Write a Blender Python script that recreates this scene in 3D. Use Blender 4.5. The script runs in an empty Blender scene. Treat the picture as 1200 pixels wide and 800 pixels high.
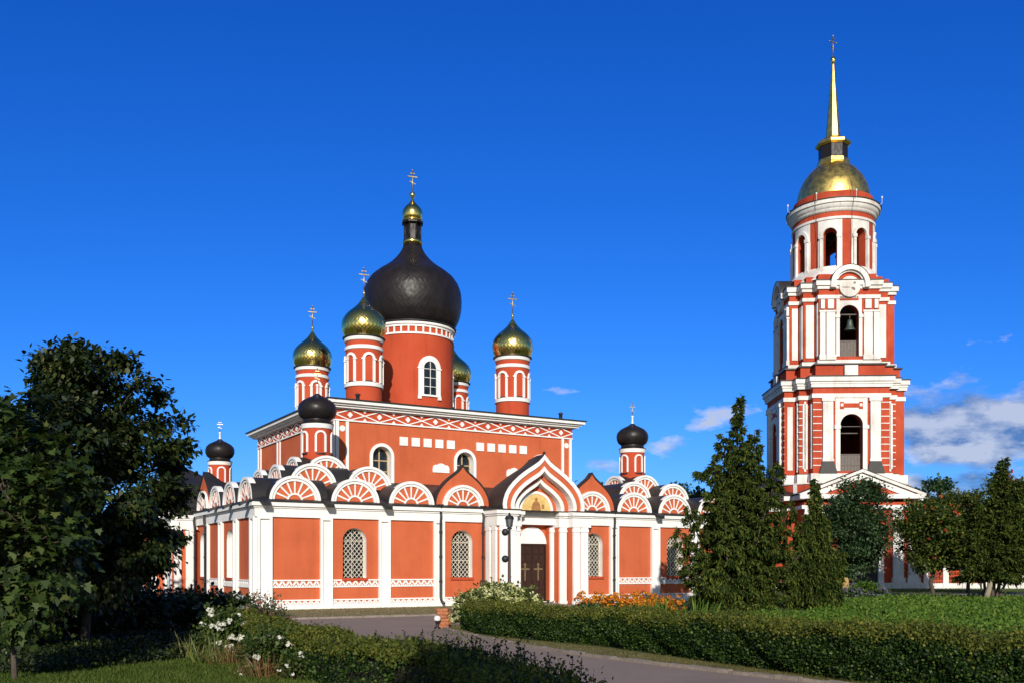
import bpy, math, random
import numpy as np
from mathutils import Vector, Matrix

random.seed(7)
RNG = np.random.default_rng(11)
R = math.radians
PI = math.pi
scene = bpy.context.scene
COL = scene.collection

# ------------------------------------------------------------------ camera
CAM_H = 1.75
FPX = 1126.0
cam_data = bpy.data.cameras.new("camera")
cam_data.sensor_width = 36.0
cam_data.lens = FPX / 1200.0 * 36.0
cam_data.shift_y = (664.0 - 400.0) / 1200.0
cam_data.clip_start = 0.1
cam_data.clip_end = 6000.0
cam = bpy.data.objects.new("camera", cam_data)
cam.location = (0, 0, CAM_H)
cam.rotation_euler = (R(90), 0, 0)
COL.objects.link(cam)
scene.camera = cam

# ------------------------------------------------------------------ sun and sky
SUN_EL = R(22.5)
SUN_AZ_X = 0.030                     # sun stands almost straight behind the camera
sun_dir = Vector((SUN_AZ_X, -1.0, 0)).normalized() * math.cos(SUN_EL)
sun_dir.z = math.sin(SUN_EL)
sl = bpy.data.lights.new("sun", 'SUN')
sl.energy = 4.6
sl.angle = R(0.53)
sl.color = (1.0, 0.93, 0.82)
sun = bpy.data.objects.new("sun", sl)
sun.rotation_euler = sun_dir.to_track_quat('Z', 'Y').to_euler()
sun.location = (0, -30, 60)
COL.objects.link(sun)

world = bpy.data.worlds.new("World")
scene.world = world
world.use_nodes = True
SKY_CURVE = ((0.0736, 1.9), (0.535, 1.20), (1.86, 0.969))   # gain and power per channel: a deep polarised blue


def build_world():
    nt = world.node_tree
    N, L = nt.nodes, nt.links
    N.clear()
    out = N.new('ShaderNodeOutputWorld')
    bg = N.new('ShaderNodeBackground')
    bg.inputs['Strength'].default_value = 0.085
    sky = N.new('ShaderNodeTexSky')
    sky.sky_type = 'NISHITA'
    sky.sun_disc = False
    sky.sun_elevation = SUN_EL
    sky.sun_rotation = math.atan2(sun_dir.x, sun_dir.y)
    sky.air_density = 1.0
    sky.dust_density = 0.3
    sky.ozone_density = 3.0
    tc = N.new('ShaderNodeTexCoord')
    # the sky is deepest opposite the sun and pale on the sun's side
    dt = N.new('ShaderNodeVectorMath'); dt.operation = 'DOT_PRODUCT'
    L.new(tc.outputs['Generated'], dt.inputs[0]); dt.inputs[1].default_value = sun_dir
    mr = N.new('ShaderNodeMapRange'); mr.interpolation_type = 'SMOOTHSTEP'
    mr.inputs['From Min'].default_value = -0.32; mr.inputs['From Max'].default_value = 0.60
    L.new(dt.outputs['Value'], mr.inputs['Value'])
    sep = N.new('ShaderNodeSeparateColor'); L.new(sky.outputs[0], sep.inputs[0])
    comb = N.new('ShaderNodeCombineColor')
    for i, (g, p) in enumerate(SKY_CURVE):
        pw = N.new('ShaderNodeMath'); pw.operation = 'POWER'; pw.inputs[1].default_value = p
        ml = N.new('ShaderNodeMath'); ml.operation = 'MULTIPLY'; ml.inputs[1].default_value = g
        L.new(sep.outputs[i], pw.inputs[0]); L.new(pw.outputs[0], ml.inputs[0]); L.new(ml.outputs[0], comb.inputs[i])
    mul = N.new('ShaderNodeMix'); mul.data_type = 'RGBA'
    L.new(mr.outputs[0], mul.inputs[0]); L.new(comb.outputs[0], mul.inputs[6]); L.new(sky.outputs[0], mul.inputs[7])
    # flatten the noise a little so that the clouds lie in layers
    mp = N.new('ShaderNodeMapping'); mp.inputs['Scale'].default_value = (1, 1, 2.3)
    L.new(tc.outputs['Generated'], mp.inputs[0])
    n1 = N.new('ShaderNodeTexNoise'); n1.inputs['Scale'].default_value = 11.0
    n1.inputs['Detail'].default_value = 9; n1.inputs['Roughness'].default_value = 0.6
    L.new(mp.outputs[0], n1.inputs['Vector'])
    off = N.new('ShaderNodeVectorMath'); off.operation = 'ADD'
    off.inputs[1].default_value = (-0.004, 0, 0.040)
    L.new(mp.outputs[0], off.inputs[0])
    n2 = N.new('ShaderNodeTexNoise'); n2.inputs['Scale'].default_value = 11.0
    n2.inputs['Detail'].default_value = 9; n2.inputs['Roughness'].default_value = 0.6
    L.new(off.outputs[0], n2.inputs['Vector'])
    # banks of cloud: (direction x/y, z/y, half width, half height, weight)
    banks = [(0.485, 0.150, 0.130, 0.050, 1.12), (0.540, 0.172, 0.060, 0.036, 1.0),
             (0.440, 0.083, 0.115, 0.020, .98), (0.222, 0.160, 0.050, 0.024, .74),
             (0.050, 0.184, 0.040, 0.007, .70), (0.090, 0.103, 0.050, 0.022, .84),
             (0.160, 0.125, 0.05, 0.016, .66), (-0.02, 0.03, 0.20, 0.02, .35), (0.75, 0.13, 0.1, 0.06, .8),
             (-0.75, 0.15, 0.12, 0.05, .8)]

    def math_(op, a, b=None, clamp=False):
        m = N.new('ShaderNodeMath'); m.operation = op; m.use_clamp = clamp
        for i, q in enumerate((a, b)):
            if q is None: continue
            if isinstance(q, (int, float)): m.inputs[i].default_value = q
            else: L.new(q, m.inputs[i])
        return m.outputs[0]
    total = None
    for (cx, cz, rx, rz, w) in banks:
        c = Vector((cx, 1, cz)).normalized()
        sub = N.new('ShaderNodeVectorMath'); sub.operation = 'SUBTRACT'
        L.new(tc.outputs['Generated'], sub.inputs[0]); sub.inputs[1].default_value = c
        sc = N.new('ShaderNodeVectorMath'); sc.operation = 'MULTIPLY'
        L.new(sub.outputs[0], sc.inputs[0]); sc.inputs[1].default_value = (1 / rx, 2.0, 1 / rz)
        ln = N.new('ShaderNodeVectorMath'); ln.operation = 'LENGTH'
        L.new(sc.outputs[0], ln.inputs[0])
        g = math_('MULTIPLY', ln.outputs['Value'], ln.outputs['Value'])
        g = math_('MULTIPLY', g, -0.9)
        g = math_('EXPONENT', g)
        g = math_('MULTIPLY', g, w)
        total = g if total is None else math_('MAXIMUM', total, g)
    cov = math_('ADD', math_('MULTIPLY', n1.outputs['Fac'], 2.1), -1.62)
    cov = math_('ADD', cov, math_('MULTIPLY', total, 0.92))
    den = math_('MULTIPLY', cov, 3.6, True)
    # lit tops, blue-grey undersides
    lit = math_('SUBTRACT', n1.outputs['Fac'], n2.outputs['Fac'])
    lit = math_('ADD', math_('MULTIPLY', lit, 5.0), 0.50, True)
    lit = math_('ADD', lit, math_('MULTIPLY', math_('SUBTRACT', 0.60, den), 0.45), True)
    cr = N.new('ShaderNodeMix'); cr.data_type = 'RGBA'
    L.new(lit, cr.inputs[0])
    cr.inputs[6].default_value = (1.15, 2.35, 5.2, 1)
    cr.inputs[7].default_value = (7.6, 8.0, 9.2, 1)
    mx = N.new('ShaderNodeMix'); mx.data_type = 'RGBA'
    L.new(math_('MULTIPLY', den, 0.86), mx.inputs[0])
    L.new(mul.outputs[2], mx.inputs[6]); L.new(cr.outputs[2], mx.inputs[7])
    L.new(mx.outputs[2], bg.inputs['Color'])
    L.new(bg.outputs[0], out.inputs[0])


build_world()
scene.view_settings.view_transform = 'Standard'
scene.view_settings.look = 'None'
scene.view_settings.exposure = 0.0
scene.view_settings.gamma = 1.0
scene.view_settings.use_curve_mapping = False
scene.cycles.max_bounces = 6
scene.cycles.transparent_max_bounces = 4
scene.cycles.use_denoising = True
scene.cycles.sample_clamp_indirect = 6.0

# ------------------------------------------------------------------ materials
def new_mat(name):
    m = bpy.data.materials.new(name); m.use_nodes = True
    nt = m.node_tree
    b = nt.nodes['Principled BSDF']
    return m, nt, b


def noise(nt, scale, detail=4, rough=.55, coord='Object', stretch=(1, 1, 1)):
    tc = nt.nodes.new('ShaderNodeTexCoord')
    mp = nt.nodes.new('ShaderNodeMapping'); mp.inputs['Scale'].default_value = stretch
    nt.links.new(tc.outputs[coord], mp.inputs[0])
    n = nt.nodes.new('ShaderNodeTexNoise')
    n.inputs['Scale'].default_value = scale; n.inputs['Detail'].default_value = detail
    n.inputs['Roughness'].default_value = rough
    nt.links.new(mp.outputs[0], n.inputs['Vector'])
    return n.outputs['Fac']


def ramp(nt, fac, stops):
    r = nt.nodes.new('ShaderNodeValToRGB')
    el = r.color_ramp.elements
    while len(el) < len(stops): el.new(0.5)
    for e, (p, c) in zip(el, stops):
        e.position = p; e.color = (*c, 1)
    nt.links.new(fac, r.inputs[0])
    return r.outputs[0]


def mixc(nt, fac, a, b, mode='MIX'):
    m = nt.nodes.new('ShaderNodeMix'); m.data_type = 'RGBA'; m.blend_type = mode
    for i, q in ((0, fac), (6, a), (7, b)):
        if isinstance(q, (int, float)): m.inputs[i].default_value = q
        elif isinstance(q, tuple): m.inputs[i].default_value = (*q, 1)
        else: nt.links.new(q, m.inputs[i])
    return m.outputs[2]


def bump(nt, b, h, strength=.3, dist=.01):
    bp = nt.nodes.new('ShaderNodeBump')
    bp.inputs['Strength'].default_value = strength; bp.inputs['Distance'].default_value = dist
    nt.links.new(h, bp.inputs['Height']); nt.links.new(bp.outputs[0], b.inputs['Normal'])


def stucco(name, col, dark, light, rough=.85, stain=.6):
    m, nt, b = new_mat(name)
    big = noise(nt, .55, 6, .6)
    c = ramp(nt, big, [(.30, dark), (.52, col), (.75, light)])
    streak = noise(nt, 1.0, 5, .6, stretch=(3.2, 3.2, .35))
    s = ramp(nt, streak, [(.30, (stain, stain, stain)), (.50, (1, 1, 1)), (1, (1, 1, 1))])
    c = mixc(nt, .55, c, s, 'MULTIPLY')
    fine = noise(nt, 14, 4, .6)
    f = ramp(nt, fine, [(.25, (.86, .86, .86)), (.6, (1, 1, 1)), (1, (1.0, 1.0, 1.0))])
    c = mixc(nt, .5, c, f, 'MULTIPLY')
    nt.links.new(c, b.inputs['Base Color'])
    b.inputs['Roughness'].default_value = rough
    b.inputs['Specular IOR Level'].default_value = .25
    bump(nt, b, noise(nt, 30, 5, .6), .35, .012)
    return m


M = {}
M['orange'] = stucco('orange_stucco', (.56, .126, .050), (.49, .105, .041), (.61, .145, .060), stain=.80)
M['red'] = stucco('red_stucco', (.49, .072, .028), (.43, .056, .021), (.53, .088, .036), stain=.78)
M['towerred'] = stucco('tower_red_stucco', (.47, .070, .030), (.37, .048, .021), (.53, .10, .052), stain=.64)
M['white'] = stucco('white_limewash', (.85, .84, .82), (.77, .76, .74), (.88, .87, .85), stain=.84)
M['towerwhite'] = stucco('worn_white_limewash', (.78, .76, .73), (.58, .54, .50), (.83, .82, .80), stain=.60)


def plain(name, col, rough=.6, metal=0.0, var=.25, scale=6, bumpy=.2, stretch=(1, 1, 1), spec=.4):
    m, nt, b = new_mat(name)
    n = noise(nt, scale, 5, .6, stretch=stretch)
    lo = tuple(max(0, c * (1 - var)) for c in col); hi = tuple(min(1, c * (1 + var)) for c in col)
    nt.links.new(ramp(nt, n, [(.28, lo), (.72, hi)]), b.inputs['Base Color'])
    b.inputs['Roughness'].default_value = rough; b.inputs['Metallic'].default_value = metal
    b.inputs['Specular IOR Level'].default_value = spec
    if bumpy: bump(nt, b, noise(nt, scale * 3, 4), bumpy, .01)
    return m


def seamed_roof():
    m, nt, b = new_mat('dark_sheet_roof')
    n = noise(nt, 1.6, 5, .6)
    nt.links.new(ramp(nt, n, [(.25, (.017, .016, .016)), (.75, (.032, .030, .030))]), b.inputs['Base Color'])
    b.inputs['Roughness'].default_value = .5
    b.inputs['Specular IOR Level'].default_value = .35
    bump(nt, b, noise(nt, 3.0, 3), .25, .03)
    return m


M['roof'] = seamed_roof()


def dome_black():
    m, nt, b = new_mat('black_dome_sheet')
    n = noise(nt, 2.2, 4, .55, stretch=(1, 1, .5))
    nt.links.new(ramp(nt, n, [(.3, (.010, .0085, .009)), (.7, (.020, .016, .017))]), b.inputs['Base Color'])
    r = ramp(nt, noise(nt, 3.5, 3), [(.3, (.36,) * 3), (.7, (.50,) * 3)])
    nt.links.new(r, b.inputs['Roughness'])
    b.inputs['Specular IOR Level'].default_value = .28
    bump(nt, b, noise(nt, 1.5, 2, .5), .5, .08)
    return m


M['blackdome'] = dome_black()


def gold(name, col, rough, bdist=.05, scale=1.6):
    m, nt, b = new_mat(name)
    n = noise(nt, 4, 4, .6)
    nt.links.new(ramp(nt, n, [(.3, tuple(c * .85 for c in col)), (.7, col)]), b.inputs['Base Color'])
    b.inputs['Metallic'].default_value = 1.0
    r = ramp(nt, noise(nt, 2.4, 3), [(.3, (rough * .8,) * 3), (.7, (rough * 1.3,) * 3)])
    nt.links.new(r, b.inputs['Roughness'])
    bump(nt, b, noise(nt, scale, 2, .5), .35, bdist)
    return m


M['gold'] = gold('polished_gilding', (1.0, .76, .24), .20)
M['goldold'] = gold('dull_gilding', (.90, .63, .19), .36)
M['cross'] = gold('gilded_cross', (.50, .40, .20), .4)
M['pipe'] = plain('black_pipe', (.022, .02, .022), .45, 0, .3, 4)
M['iron'] = plain('dark_iron', (.03, .03, .033), .5, .3, .3, 9)
M['lattice'] = plain('cream_lattice_paint', (.62, .56, .46), .6, 0, .15, 9)
M['sash'] = plain('ochre_sash_paint', (.50, .36, .20), .6, 0, .2, 9)
M['mullion'] = plain('white_sash_paint', (.68, .68, .66), .6, 0, .1, 9)
M['darkwood'] = plain('dark_carved_door', (.035, .014, .009), .5, 0, .5, 22, .8)
M['post'] = plain('weathered_yellow_wood', (.36, .23, .075), .8, 0, .3, 8, .4, (3, 3, .4))
M['brick'] = plain('rough_red_brick', (.40, .15, .07), .9, 0, .35, 12, .6)
M['bronze'] = plain('dull_bronze_paint', (.17, .115, .06), .6, 0, .3, 9)
M['bell'] = plain('green_bronze', (.10, .13, .11), .5, .6, .3, 9)
M['board'] = plain('grey_boards', (.16, .14, .13), .85, 0, .35, 7, .4, (1, 1, 4))
M['lampglass'] = plain('smoky_lamp_glass', (.14, .15, .16), .1, 0, .2, 4, 0)
M['ballglass'] = plain('frosted_white_glass', (.80, .80, .78), .25, 0, .06, 4, 0)
M['iconskin'] = plain('icon_ochre_robe', (.36, .17, .06), .6, 0, .3, 8, 0)
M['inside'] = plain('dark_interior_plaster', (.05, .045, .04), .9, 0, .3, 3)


def glass_mat():
    m, nt, b = new_mat('dark_window_glass')
    n = noise(nt, 3, 2)
    nt.links.new(ramp(nt, n, [(.3, (.008, .011, .016)), (.7, (.022, .032, .045))]), b.inputs['Base Color'])
    b.inputs['Roughness'].default_value = .06
    b.inputs['Specular IOR Level'].default_value = .3
    bump(nt, b, noise(nt, 2.0, 2), .2, .02)
    return m


M['glass'] = glass_mat()


def icon_gold():
    m, nt, b = new_mat('gold_ground_icon')
    n = noise(nt, 5, 5)
    nt.links.new(ramp(nt, n, [(.3, (.62, .40, .12)), (.7, (.78, .58, .24))]), b.inputs['Base Color'])
    b.inputs['Roughness'].default_value = .5
    return m


M['icon'] = icon_gold()


def leaf_mat(name, stops, trans=.35, rough=.5, spec=.3):
    m, nt, b = new_mat(name)
    g = nt.nodes.new('ShaderNodeNewGeometry')
    c = ramp(nt, g.outputs['Random Per Island'], stops)
    big = ramp(nt, noise(nt, .8, 3), [(.3, (.72, .76, .72)), (.7, (1.1, 1.06, 1.0))])
    c = mixc(nt, 1.0, c, big, 'MULTIPLY')
    nt.links.new(c, b.inputs['Base Color'])
    b.inputs['Roughness'].default_value = rough
    b.inputs['Specular IOR Level'].default_value = spec
    tr = nt.nodes.new('ShaderNodeBsdfTranslucent')
    nt.links.new(mixc(nt, 1.0, c, (1.2, 1.25, .6), 'MULTIPLY'), tr.inputs['Color'])
    ms = nt.nodes.new('ShaderNodeMixShader'); ms.inputs[0].default_value = trans
    nt.links.new(b.outputs[0], ms.inputs[1]); nt.links.new(tr.outputs[0], ms.inputs[2])
    o = nt.nodes['Material Output']
    nt.links.new(ms.outputs[0], o.inputs['Surface'])
    return m


M['leaf_maple'] = leaf_mat('maple_leaf', [(0, (.016, .032, .007)), (.5, (.036, .066, .013)), (.9, (.065, .10, .02)), (1, (.11, .12, .035))], .25)
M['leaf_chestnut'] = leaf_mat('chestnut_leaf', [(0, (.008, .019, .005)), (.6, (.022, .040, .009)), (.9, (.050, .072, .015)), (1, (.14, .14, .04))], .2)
M['leaf_birch'] = leaf_mat('birch_leaf', [(0, (.014, .042, .015)), (.6, (.042, .088, .032)), (1, (.12, .17, .08))], .25)
M['leaf_rowan'] = leaf_mat('rowan_leaf', [(0, (.018, .044, .008)), (.6, (.060, .100, .016)), (1, (.20, .21, .036))], .28)
M['berry'] = plain('orange_red_berries', (.42, .055, .015), .4, 0, .3, 9, 0)
M['spruce'] = leaf_mat('spruce_needles', [(0, (.008, .021, .006)), (.5, (.042, .070, .014)), (1, (.135, .155, .03))], .2, .75, .08)
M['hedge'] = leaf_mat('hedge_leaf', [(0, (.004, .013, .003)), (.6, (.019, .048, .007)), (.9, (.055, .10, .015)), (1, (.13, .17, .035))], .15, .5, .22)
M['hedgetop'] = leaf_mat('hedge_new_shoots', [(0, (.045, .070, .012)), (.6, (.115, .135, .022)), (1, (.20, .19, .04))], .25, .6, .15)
M['grass'] = leaf_mat('grass_blade', [(0, (.050, .095, .016)), (.6, (.10, .16, .026)), (1, (.19, .20, .06))], .35, .6, .12)
M['drygrass'] = leaf_mat('dry_grass_blade', [(0, (.06, .075, .018)), (.6, (.12, .12, .035)), (1, (.20, .16, .07))], .3, .7, .1)
M['cover'] = leaf_mat('bright_ground_leaf', [(0, (.045, .11, .016)), (.6, (.11, .20, .026)), (1, (.20, .27, .05))], .35, .6, .15)
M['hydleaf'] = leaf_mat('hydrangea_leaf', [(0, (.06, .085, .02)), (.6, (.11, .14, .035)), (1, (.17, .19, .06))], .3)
M['hydflower'] = leaf_mat('cream_petal', [(0, (.42, .46, .16)), (.6, (.62, .62, .30)), (1, (.78, .76, .52))], .25)
M['paleflower'] = leaf_mat('pale_blue_petal', [(0, (.28, .32, .36)), (1, (.5, .54, .58))], .25)
M['roseleaf'] = leaf_mat('rose_leaf', [(0, (.03, .06, .012)), (.6, (.07, .115, .022)), (1, (.13, .17, .05))], .3)
M['whitepetal'] = leaf_mat('white_petal', [(0, (.62, .62, .55)), (1, (.82, .82, .78))], .2)
M['pinkpetal'] = leaf_mat('dusky_pink_petal', [(0, (.34, .12, .10)), (1, (.55, .28, .26))], .2)
M['orangepetal'] = leaf_mat('marigold_petal', [(0, (.55, .09, .01)), (.4, (.70, .20, .015)), (.75, (.75, .40, .02)), (1, (.35, .03, .01))], .2)
M['lavender'] = leaf_mat('lavender_petal', [(0, (.14, .12, .22)), (1, (.26, .23, .36))], .2)
M['iris'] = leaf_mat('iris_blade', [(0, (.09, .13, .03)), (.6, (.16, .19, .05)), (1, (.30, .26, .10))], .3)
M['dryleaf'] = leaf_mat('withered_blade', [(0, (.16, .075, .035)), (.6, (.27, .15, .07)), (1, (.12, .13, .04))], .25)
M['bark'] = plain('grey_brown_bark', (.075, .058, .045), .9, 0, .45, 9, .8, (3, 3, .6))
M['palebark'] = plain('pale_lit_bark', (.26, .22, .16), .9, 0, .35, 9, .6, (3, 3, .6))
M['twig'] = plain('dark_twigs', (.018, .015, .009), .95, 0, .4, 12, .5)
M['kerb'] = plain('pale_concrete_kerb', (.25, .205, .17), .85, 0, .3, 5, .4)


def asphalt_mat():
    m, nt, b = new_mat('worn_asphalt')
    a = ramp(nt, noise(nt, .45, 6, .65), [(.3, (.235, .175, .138)), (.7, (.310, .232, .182))])
    f = ramp(nt, noise(nt, 45, 3, .7), [(.3, (.72, .72, .72)), (.7, (1.15, 1.13, 1.1))])
    c = mixc(nt, .8, a, f, 'MULTIPLY')
    cr = ramp(nt, noise(nt, 1.6, 9, .75, stretch=(1, 2.5, 1)), [(.485, (1, 1, 1)), (.50, (.45, .45, .45)), (.515, (1, 1, 1))])
    c = mixc(nt, .35, c, cr, 'MULTIPLY')
    nt.links.new(c, b.inputs['Base Color'])
    b.inputs['Roughness'].default_value = .85
    bump(nt, b, noise(nt, 60, 3), .5, .008)
    return m


M['asphalt'] = asphalt_mat()


def earth_mat():
    m, nt, b = new_mat('grassy_earth')
    a = ramp(nt, noise(nt, .35, 7, .65), [(.25, (.042, .062, .014)), (.55, (.070, .098, .020)), (.8, (.125, .115, .040))])
    f = ramp(nt, noise(nt, 18, 5, .7), [(.3, (.6, .62, .6)), (.7, (1.2, 1.2, 1.15))])
    nt.links.new(mixc(nt, .8, a, f, 'MULTIPLY'), b.inputs['Base Color'])
    b.inputs['Roughness'].default_value = .95
    bump(nt, b, noise(nt, 22, 5, .7), .8, .05)
    return m


M['earth'] = earth_mat()
M['dryverge'] = plain('dry_trodden_verge', (.27, .22, .11), .95, 0, .45, 3, .6)
M['painted_shade'] = plain('painted_shade_ground', (.022, .017, .012), .95, 0, .5, 7, .7)  # near-black brown: tree shade put into the ground colour
M['sandpath'] = plain('pale_sandy_path', (.24, .20, .17), .95, 0, .2, 2, .4)

# ------------------------------------------------------------------ objects and mesh building
def put(o, label=None, cat=None, group=None, kind=None):
    if label: o['label'] = label
    if cat: o['category'] = cat
    if group: o['group'] = group
    if kind: o['kind'] = kind
    return o


def empty(name, loc=(0, 0, 0), rz=0.0, label=None, cat=None, group=None):
    o = bpy.data.objects.new(name, None)
    o.empty_display_size = .3
    o.location = loc; o.rotation_euler = (0, 0, rz)
    COL.objects.link(o)
    return put(o, label, cat, group)


IDENT = lambda x, y, z: (x, y, z)


class MB:
    """collects faces; xf maps the local (along, depth, up) into the thing's own frame"""
    def __init__(self, xf=IDENT):
        self.v, self.f, self.s, self.m = [], [], [], []
        self.xf = xf; self.mi = 0

    def add(self, verts, faces, smooth=False):
        o = len(self.v)
        self.v += [self.xf(*p) for p in verts]
        self.f += [tuple(i + o for i in f) for f in faces]
        self.s += [smooth] * len(faces); self.m += [self.mi] * len(faces)
        return self

    def box(self, x0, x1, y0, y1, z0, z1, nx=1):
        V, F = [], []
        for i in range(nx + 1):
            x = x0 + (x1 - x0) * i / nx
            V += [(x, y0, z0), (x, y1, z0), (x, y1, z1), (x, y0, z1)]
        for i in range(nx):
            a, b = 4 * i, 4 * i + 4
            F += [(a, b, b + 3, a + 3), (a + 1, a + 2, b + 2, b + 1), (a + 3, b + 3, b + 2, a + 2), (a, a + 1, b + 1, b)]
        F += [(0, 3, 2, 1), (4 * nx, 4 * nx + 1, 4 * nx + 2, 4 * nx + 3)]
        return self.add(V, F)

    def prism(self, pts, y0, y1):
        n = len(pts)
        V = [(x, y0, z) for x, z in pts] + [(x, y1, z) for x, z in pts]
        F = [tuple(range(n)), tuple(range(2 * n - 1, n - 1, -1))]
        F += [(i, i + n, (i + 1) % n + n, (i + 1) % n) for i in range(n)]
        return self.add(V, F)

    def ring(self, outer, inner, y0, y1, smooth=False):
        n = len(outer)
        V = [(x, y0, z) for x, z in outer] + [(x, y0, z) for x, z in inner] + \
            [(x, y1, z) for x, z in outer] + [(x, y1, z) for x, z in inner]
        F = []
        for i in range(n - 1):
            F += [(i, i + 1, n + i + 1, n + i), (2 * n + i, 3 * n + i, 3 * n + i + 1, 2 * n + i + 1),
                  (i, 2 * n + i, 2 * n + i + 1, i + 1), (n + i, n + i + 1, 3 * n + i + 1, 3 * n + i)]
        F += [(0, n, 3 * n, 2 * n), (n - 1, 3 * n - 1, 4 * n - 1, 2 * n - 1)]
        return self.add(V, F)

    def shell(self, pts, y0, y1, smooth=True, ny=1):
        n = len(pts); V, F = [], []
        for j in range(ny + 1):
            y = y0 + (y1 - y0) * j / ny
            V += [(x, y, z) for x, z in pts]
        for j in range(ny):
            for i in range(n - 1):
                F.append((j * n + i, (j + 1) * n + i, (j + 1) * n + i + 1, j * n + i + 1))
        return self.add(V, F, smooth)

    def lathe(self, prof, n=48, c=(0, 0), smooth=True, a0=0.0):
        """prof: polylines of (r, z); smooth inside each, sharp between them"""
        for pl in prof:
            V, F = [], []
            k = len(pl)
            for i in range(n):
                a = a0 + 2 * PI * i / n
                V += [(c[0] + r * math.cos(a), c[1] + r * math.sin(a), z) for r, z in pl]
            for i in range(n):
                j = (i + 1) % n
                for q in range(k - 1):
                    F.append((i * k + q, j * k + q, j * k + q + 1, i * k + q + 1))
            self.add(V, F, smooth)
        return self

    def tube(self, pts, rad, n=7, cap=True):
        pts = [Vector(p) for p in pts]
        rads = rad if isinstance(rad, (list, tuple)) else [rad] * len(pts)
        V, F = [], []
        for i, p in enumerate(pts):
            t = (pts[min(i + 1, len(pts) - 1)] - pts[max(i - 1, 0)]).normalized()
            a = t.cross(Vector((.31, .95, .07)))
            if a.length < .2: a = t.cross(Vector((1, 0, 0)))
            a.normalize(); b = t.cross(a)
            for k in range(n):
                q = p + rads[i] * (math.cos(2 * PI * k / n) * a + math.sin(2 * PI * k / n) * b)
                V.append(tuple(q))
        for i in range(len(pts) - 1):
            for k in range(n):
                F.append((i * n + k, i * n + (k + 1) % n, (i + 1) * n + (k + 1) % n, (i + 1) * n + k))
        if cap:
            F += [tuple(range(n - 1, -1, -1)), tuple((len(pts) - 1) * n + k for k in range(n))]
        return self.add(V, F, True)

    def loft(self, rows, smooth=True):
        """rows: (y, polyline) pairs with equal point counts"""
        n = len(rows[0][1]); V, F = [], []
        for y, P in rows: V += [(x, y, z) for x, z in P]
        for j in range(len(rows) - 1):
            for i in range(n - 1): F.append((j * n + i, (j + 1) * n + i, (j + 1) * n + i + 1, j * n + i + 1))
        return self.add(V, F, smooth)

    def diamonds(self, prof, n, c):
        """lathe made of flat lozenge plates, each row shifted by half a plate"""
        V, F = [], []
        k = len(prof)
        for q, (r, z) in enumerate(prof):
            for i in range(n):
                a = 2 * PI * (i + .5 * (q % 2)) / n
                V.append((c[0] + r * math.cos(a), c[1] + r * math.sin(a), z))
        for q in range(k - 2):
            for i in range(n):
                l = (i - 1) % n if q % 2 == 0 else i
                r_ = i if q % 2 == 0 else (i + 1) % n
                F.append((q * n + i, (q + 1) * n + r_, (q + 2) * n + i, (q + 1) * n + l))
        for q in (0, k - 2):
            for i in range(n):
                j = (i + 1) % n
                if q == 0: F.append((i, j, n + (i if q % 2 == 0 else j)))
                else:
                    a, b = (q + 1) * n + i, (q + 1) * n + j
                    F.append((a, b, q * n + (j if q % 2 == 0 else i) if q % 2 else q * n + i))
        return self.add(V, F, False)

    def wall(self, x0, x1, z0, z1, y, holes, depth=0.0, reveal=False, nx=1):
        """flat wall with arched holes (cx, half width, sill, springing)"""
        x = x0
        def quad(a, b, c, d, nn=1):
            for i in range(nn):
                p = a + (b - a) * i / nn; q = a + (b - a) * (i + 1) / nn
                self.add([(p, y, c), (q, y, c), (q, y, d), (p, y, d)], [(0, 1, 2, 3)])
        for (cx, w, s, sp) in sorted(holes):
            quad(x, cx - w, z0, z1, nx)
            if s > z0: quad(cx - w, cx + w, z0, s, nx)
            n = 16
            P = [(cx - w * math.cos(PI * i / n), sp + w * math.sin(PI * i / n)) for i in range(n + 1)]
            for (ax, az), (bx, bz) in zip(P, P[1:]):
                self.add([(ax, y, az), (bx, y, bz), (bx, y, z1), (ax, y, z1)], [(0, 1, 2, 3)])
            if reveal: self.reveal(cx, w, s, sp, y, y + depth)
            x = cx + w
        quad(x, x1, z0, z1, nx)
        return self

    def reveal(self, cx, w, s, sp, y0, y1):
        P = arch(cx, w, s, sp)
        self.shell(P + [P[0]], y0, y1, False)
        return self

    def build(self, name, mats, parent=None):
        me = bpy.data.meshes.new(name)
        me.from_pydata(self.v, [], self.f)
        if not isinstance(mats, (list, tuple)): mats = [mats]
        for m in mats: me.materials.append(m)
        me.polygons.foreach_set('use_smooth', self.s)
        me.polygons.foreach_set('material_index', self.m)
        me.update()
        o = bpy.data.objects.new(name, me)
        COL.objects.link(o)
        if parent: o.parent = parent
        return o


def arch(cx, w, s, sp, n=16, rise=1.0):
    """left foot, over the arch, right foot"""
    P = [(cx - w, s)] if s < sp else []
    P += [(cx - w * math.cos(PI * i / n), sp + rise * w * math.sin(PI * i / n)) for i in range(n + 1)]
    if s < sp: P.append((cx + w, s))
    return P


KEEL = [(1, 0), (1.015, .08), (1.0, .17), (.955, .28), (.875, .39), (.77, .49), (.645, .585), (.51, .67), (.375, .745), (.25, .81), (.145, .87), (.065, .935), (0, 1)]


def keel(cx, w, z0, h):
    L = [(cx - w * a, z0 + h * b) for a, b in KEEL]
    return L + [(cx + w * a, z0 + h * b) for a, b in reversed(KEEL[:-1])]


def cyl(cx, cy, r, a0=0.0):
    """x runs round the cylinder (metres), depth outwards is negative y"""
    def f(x, y, z):
        a = a0 + x / r
        q = r - y
        return (cx + q * math.sin(a), cy - q * math.cos(a), z)
    return f


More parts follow.
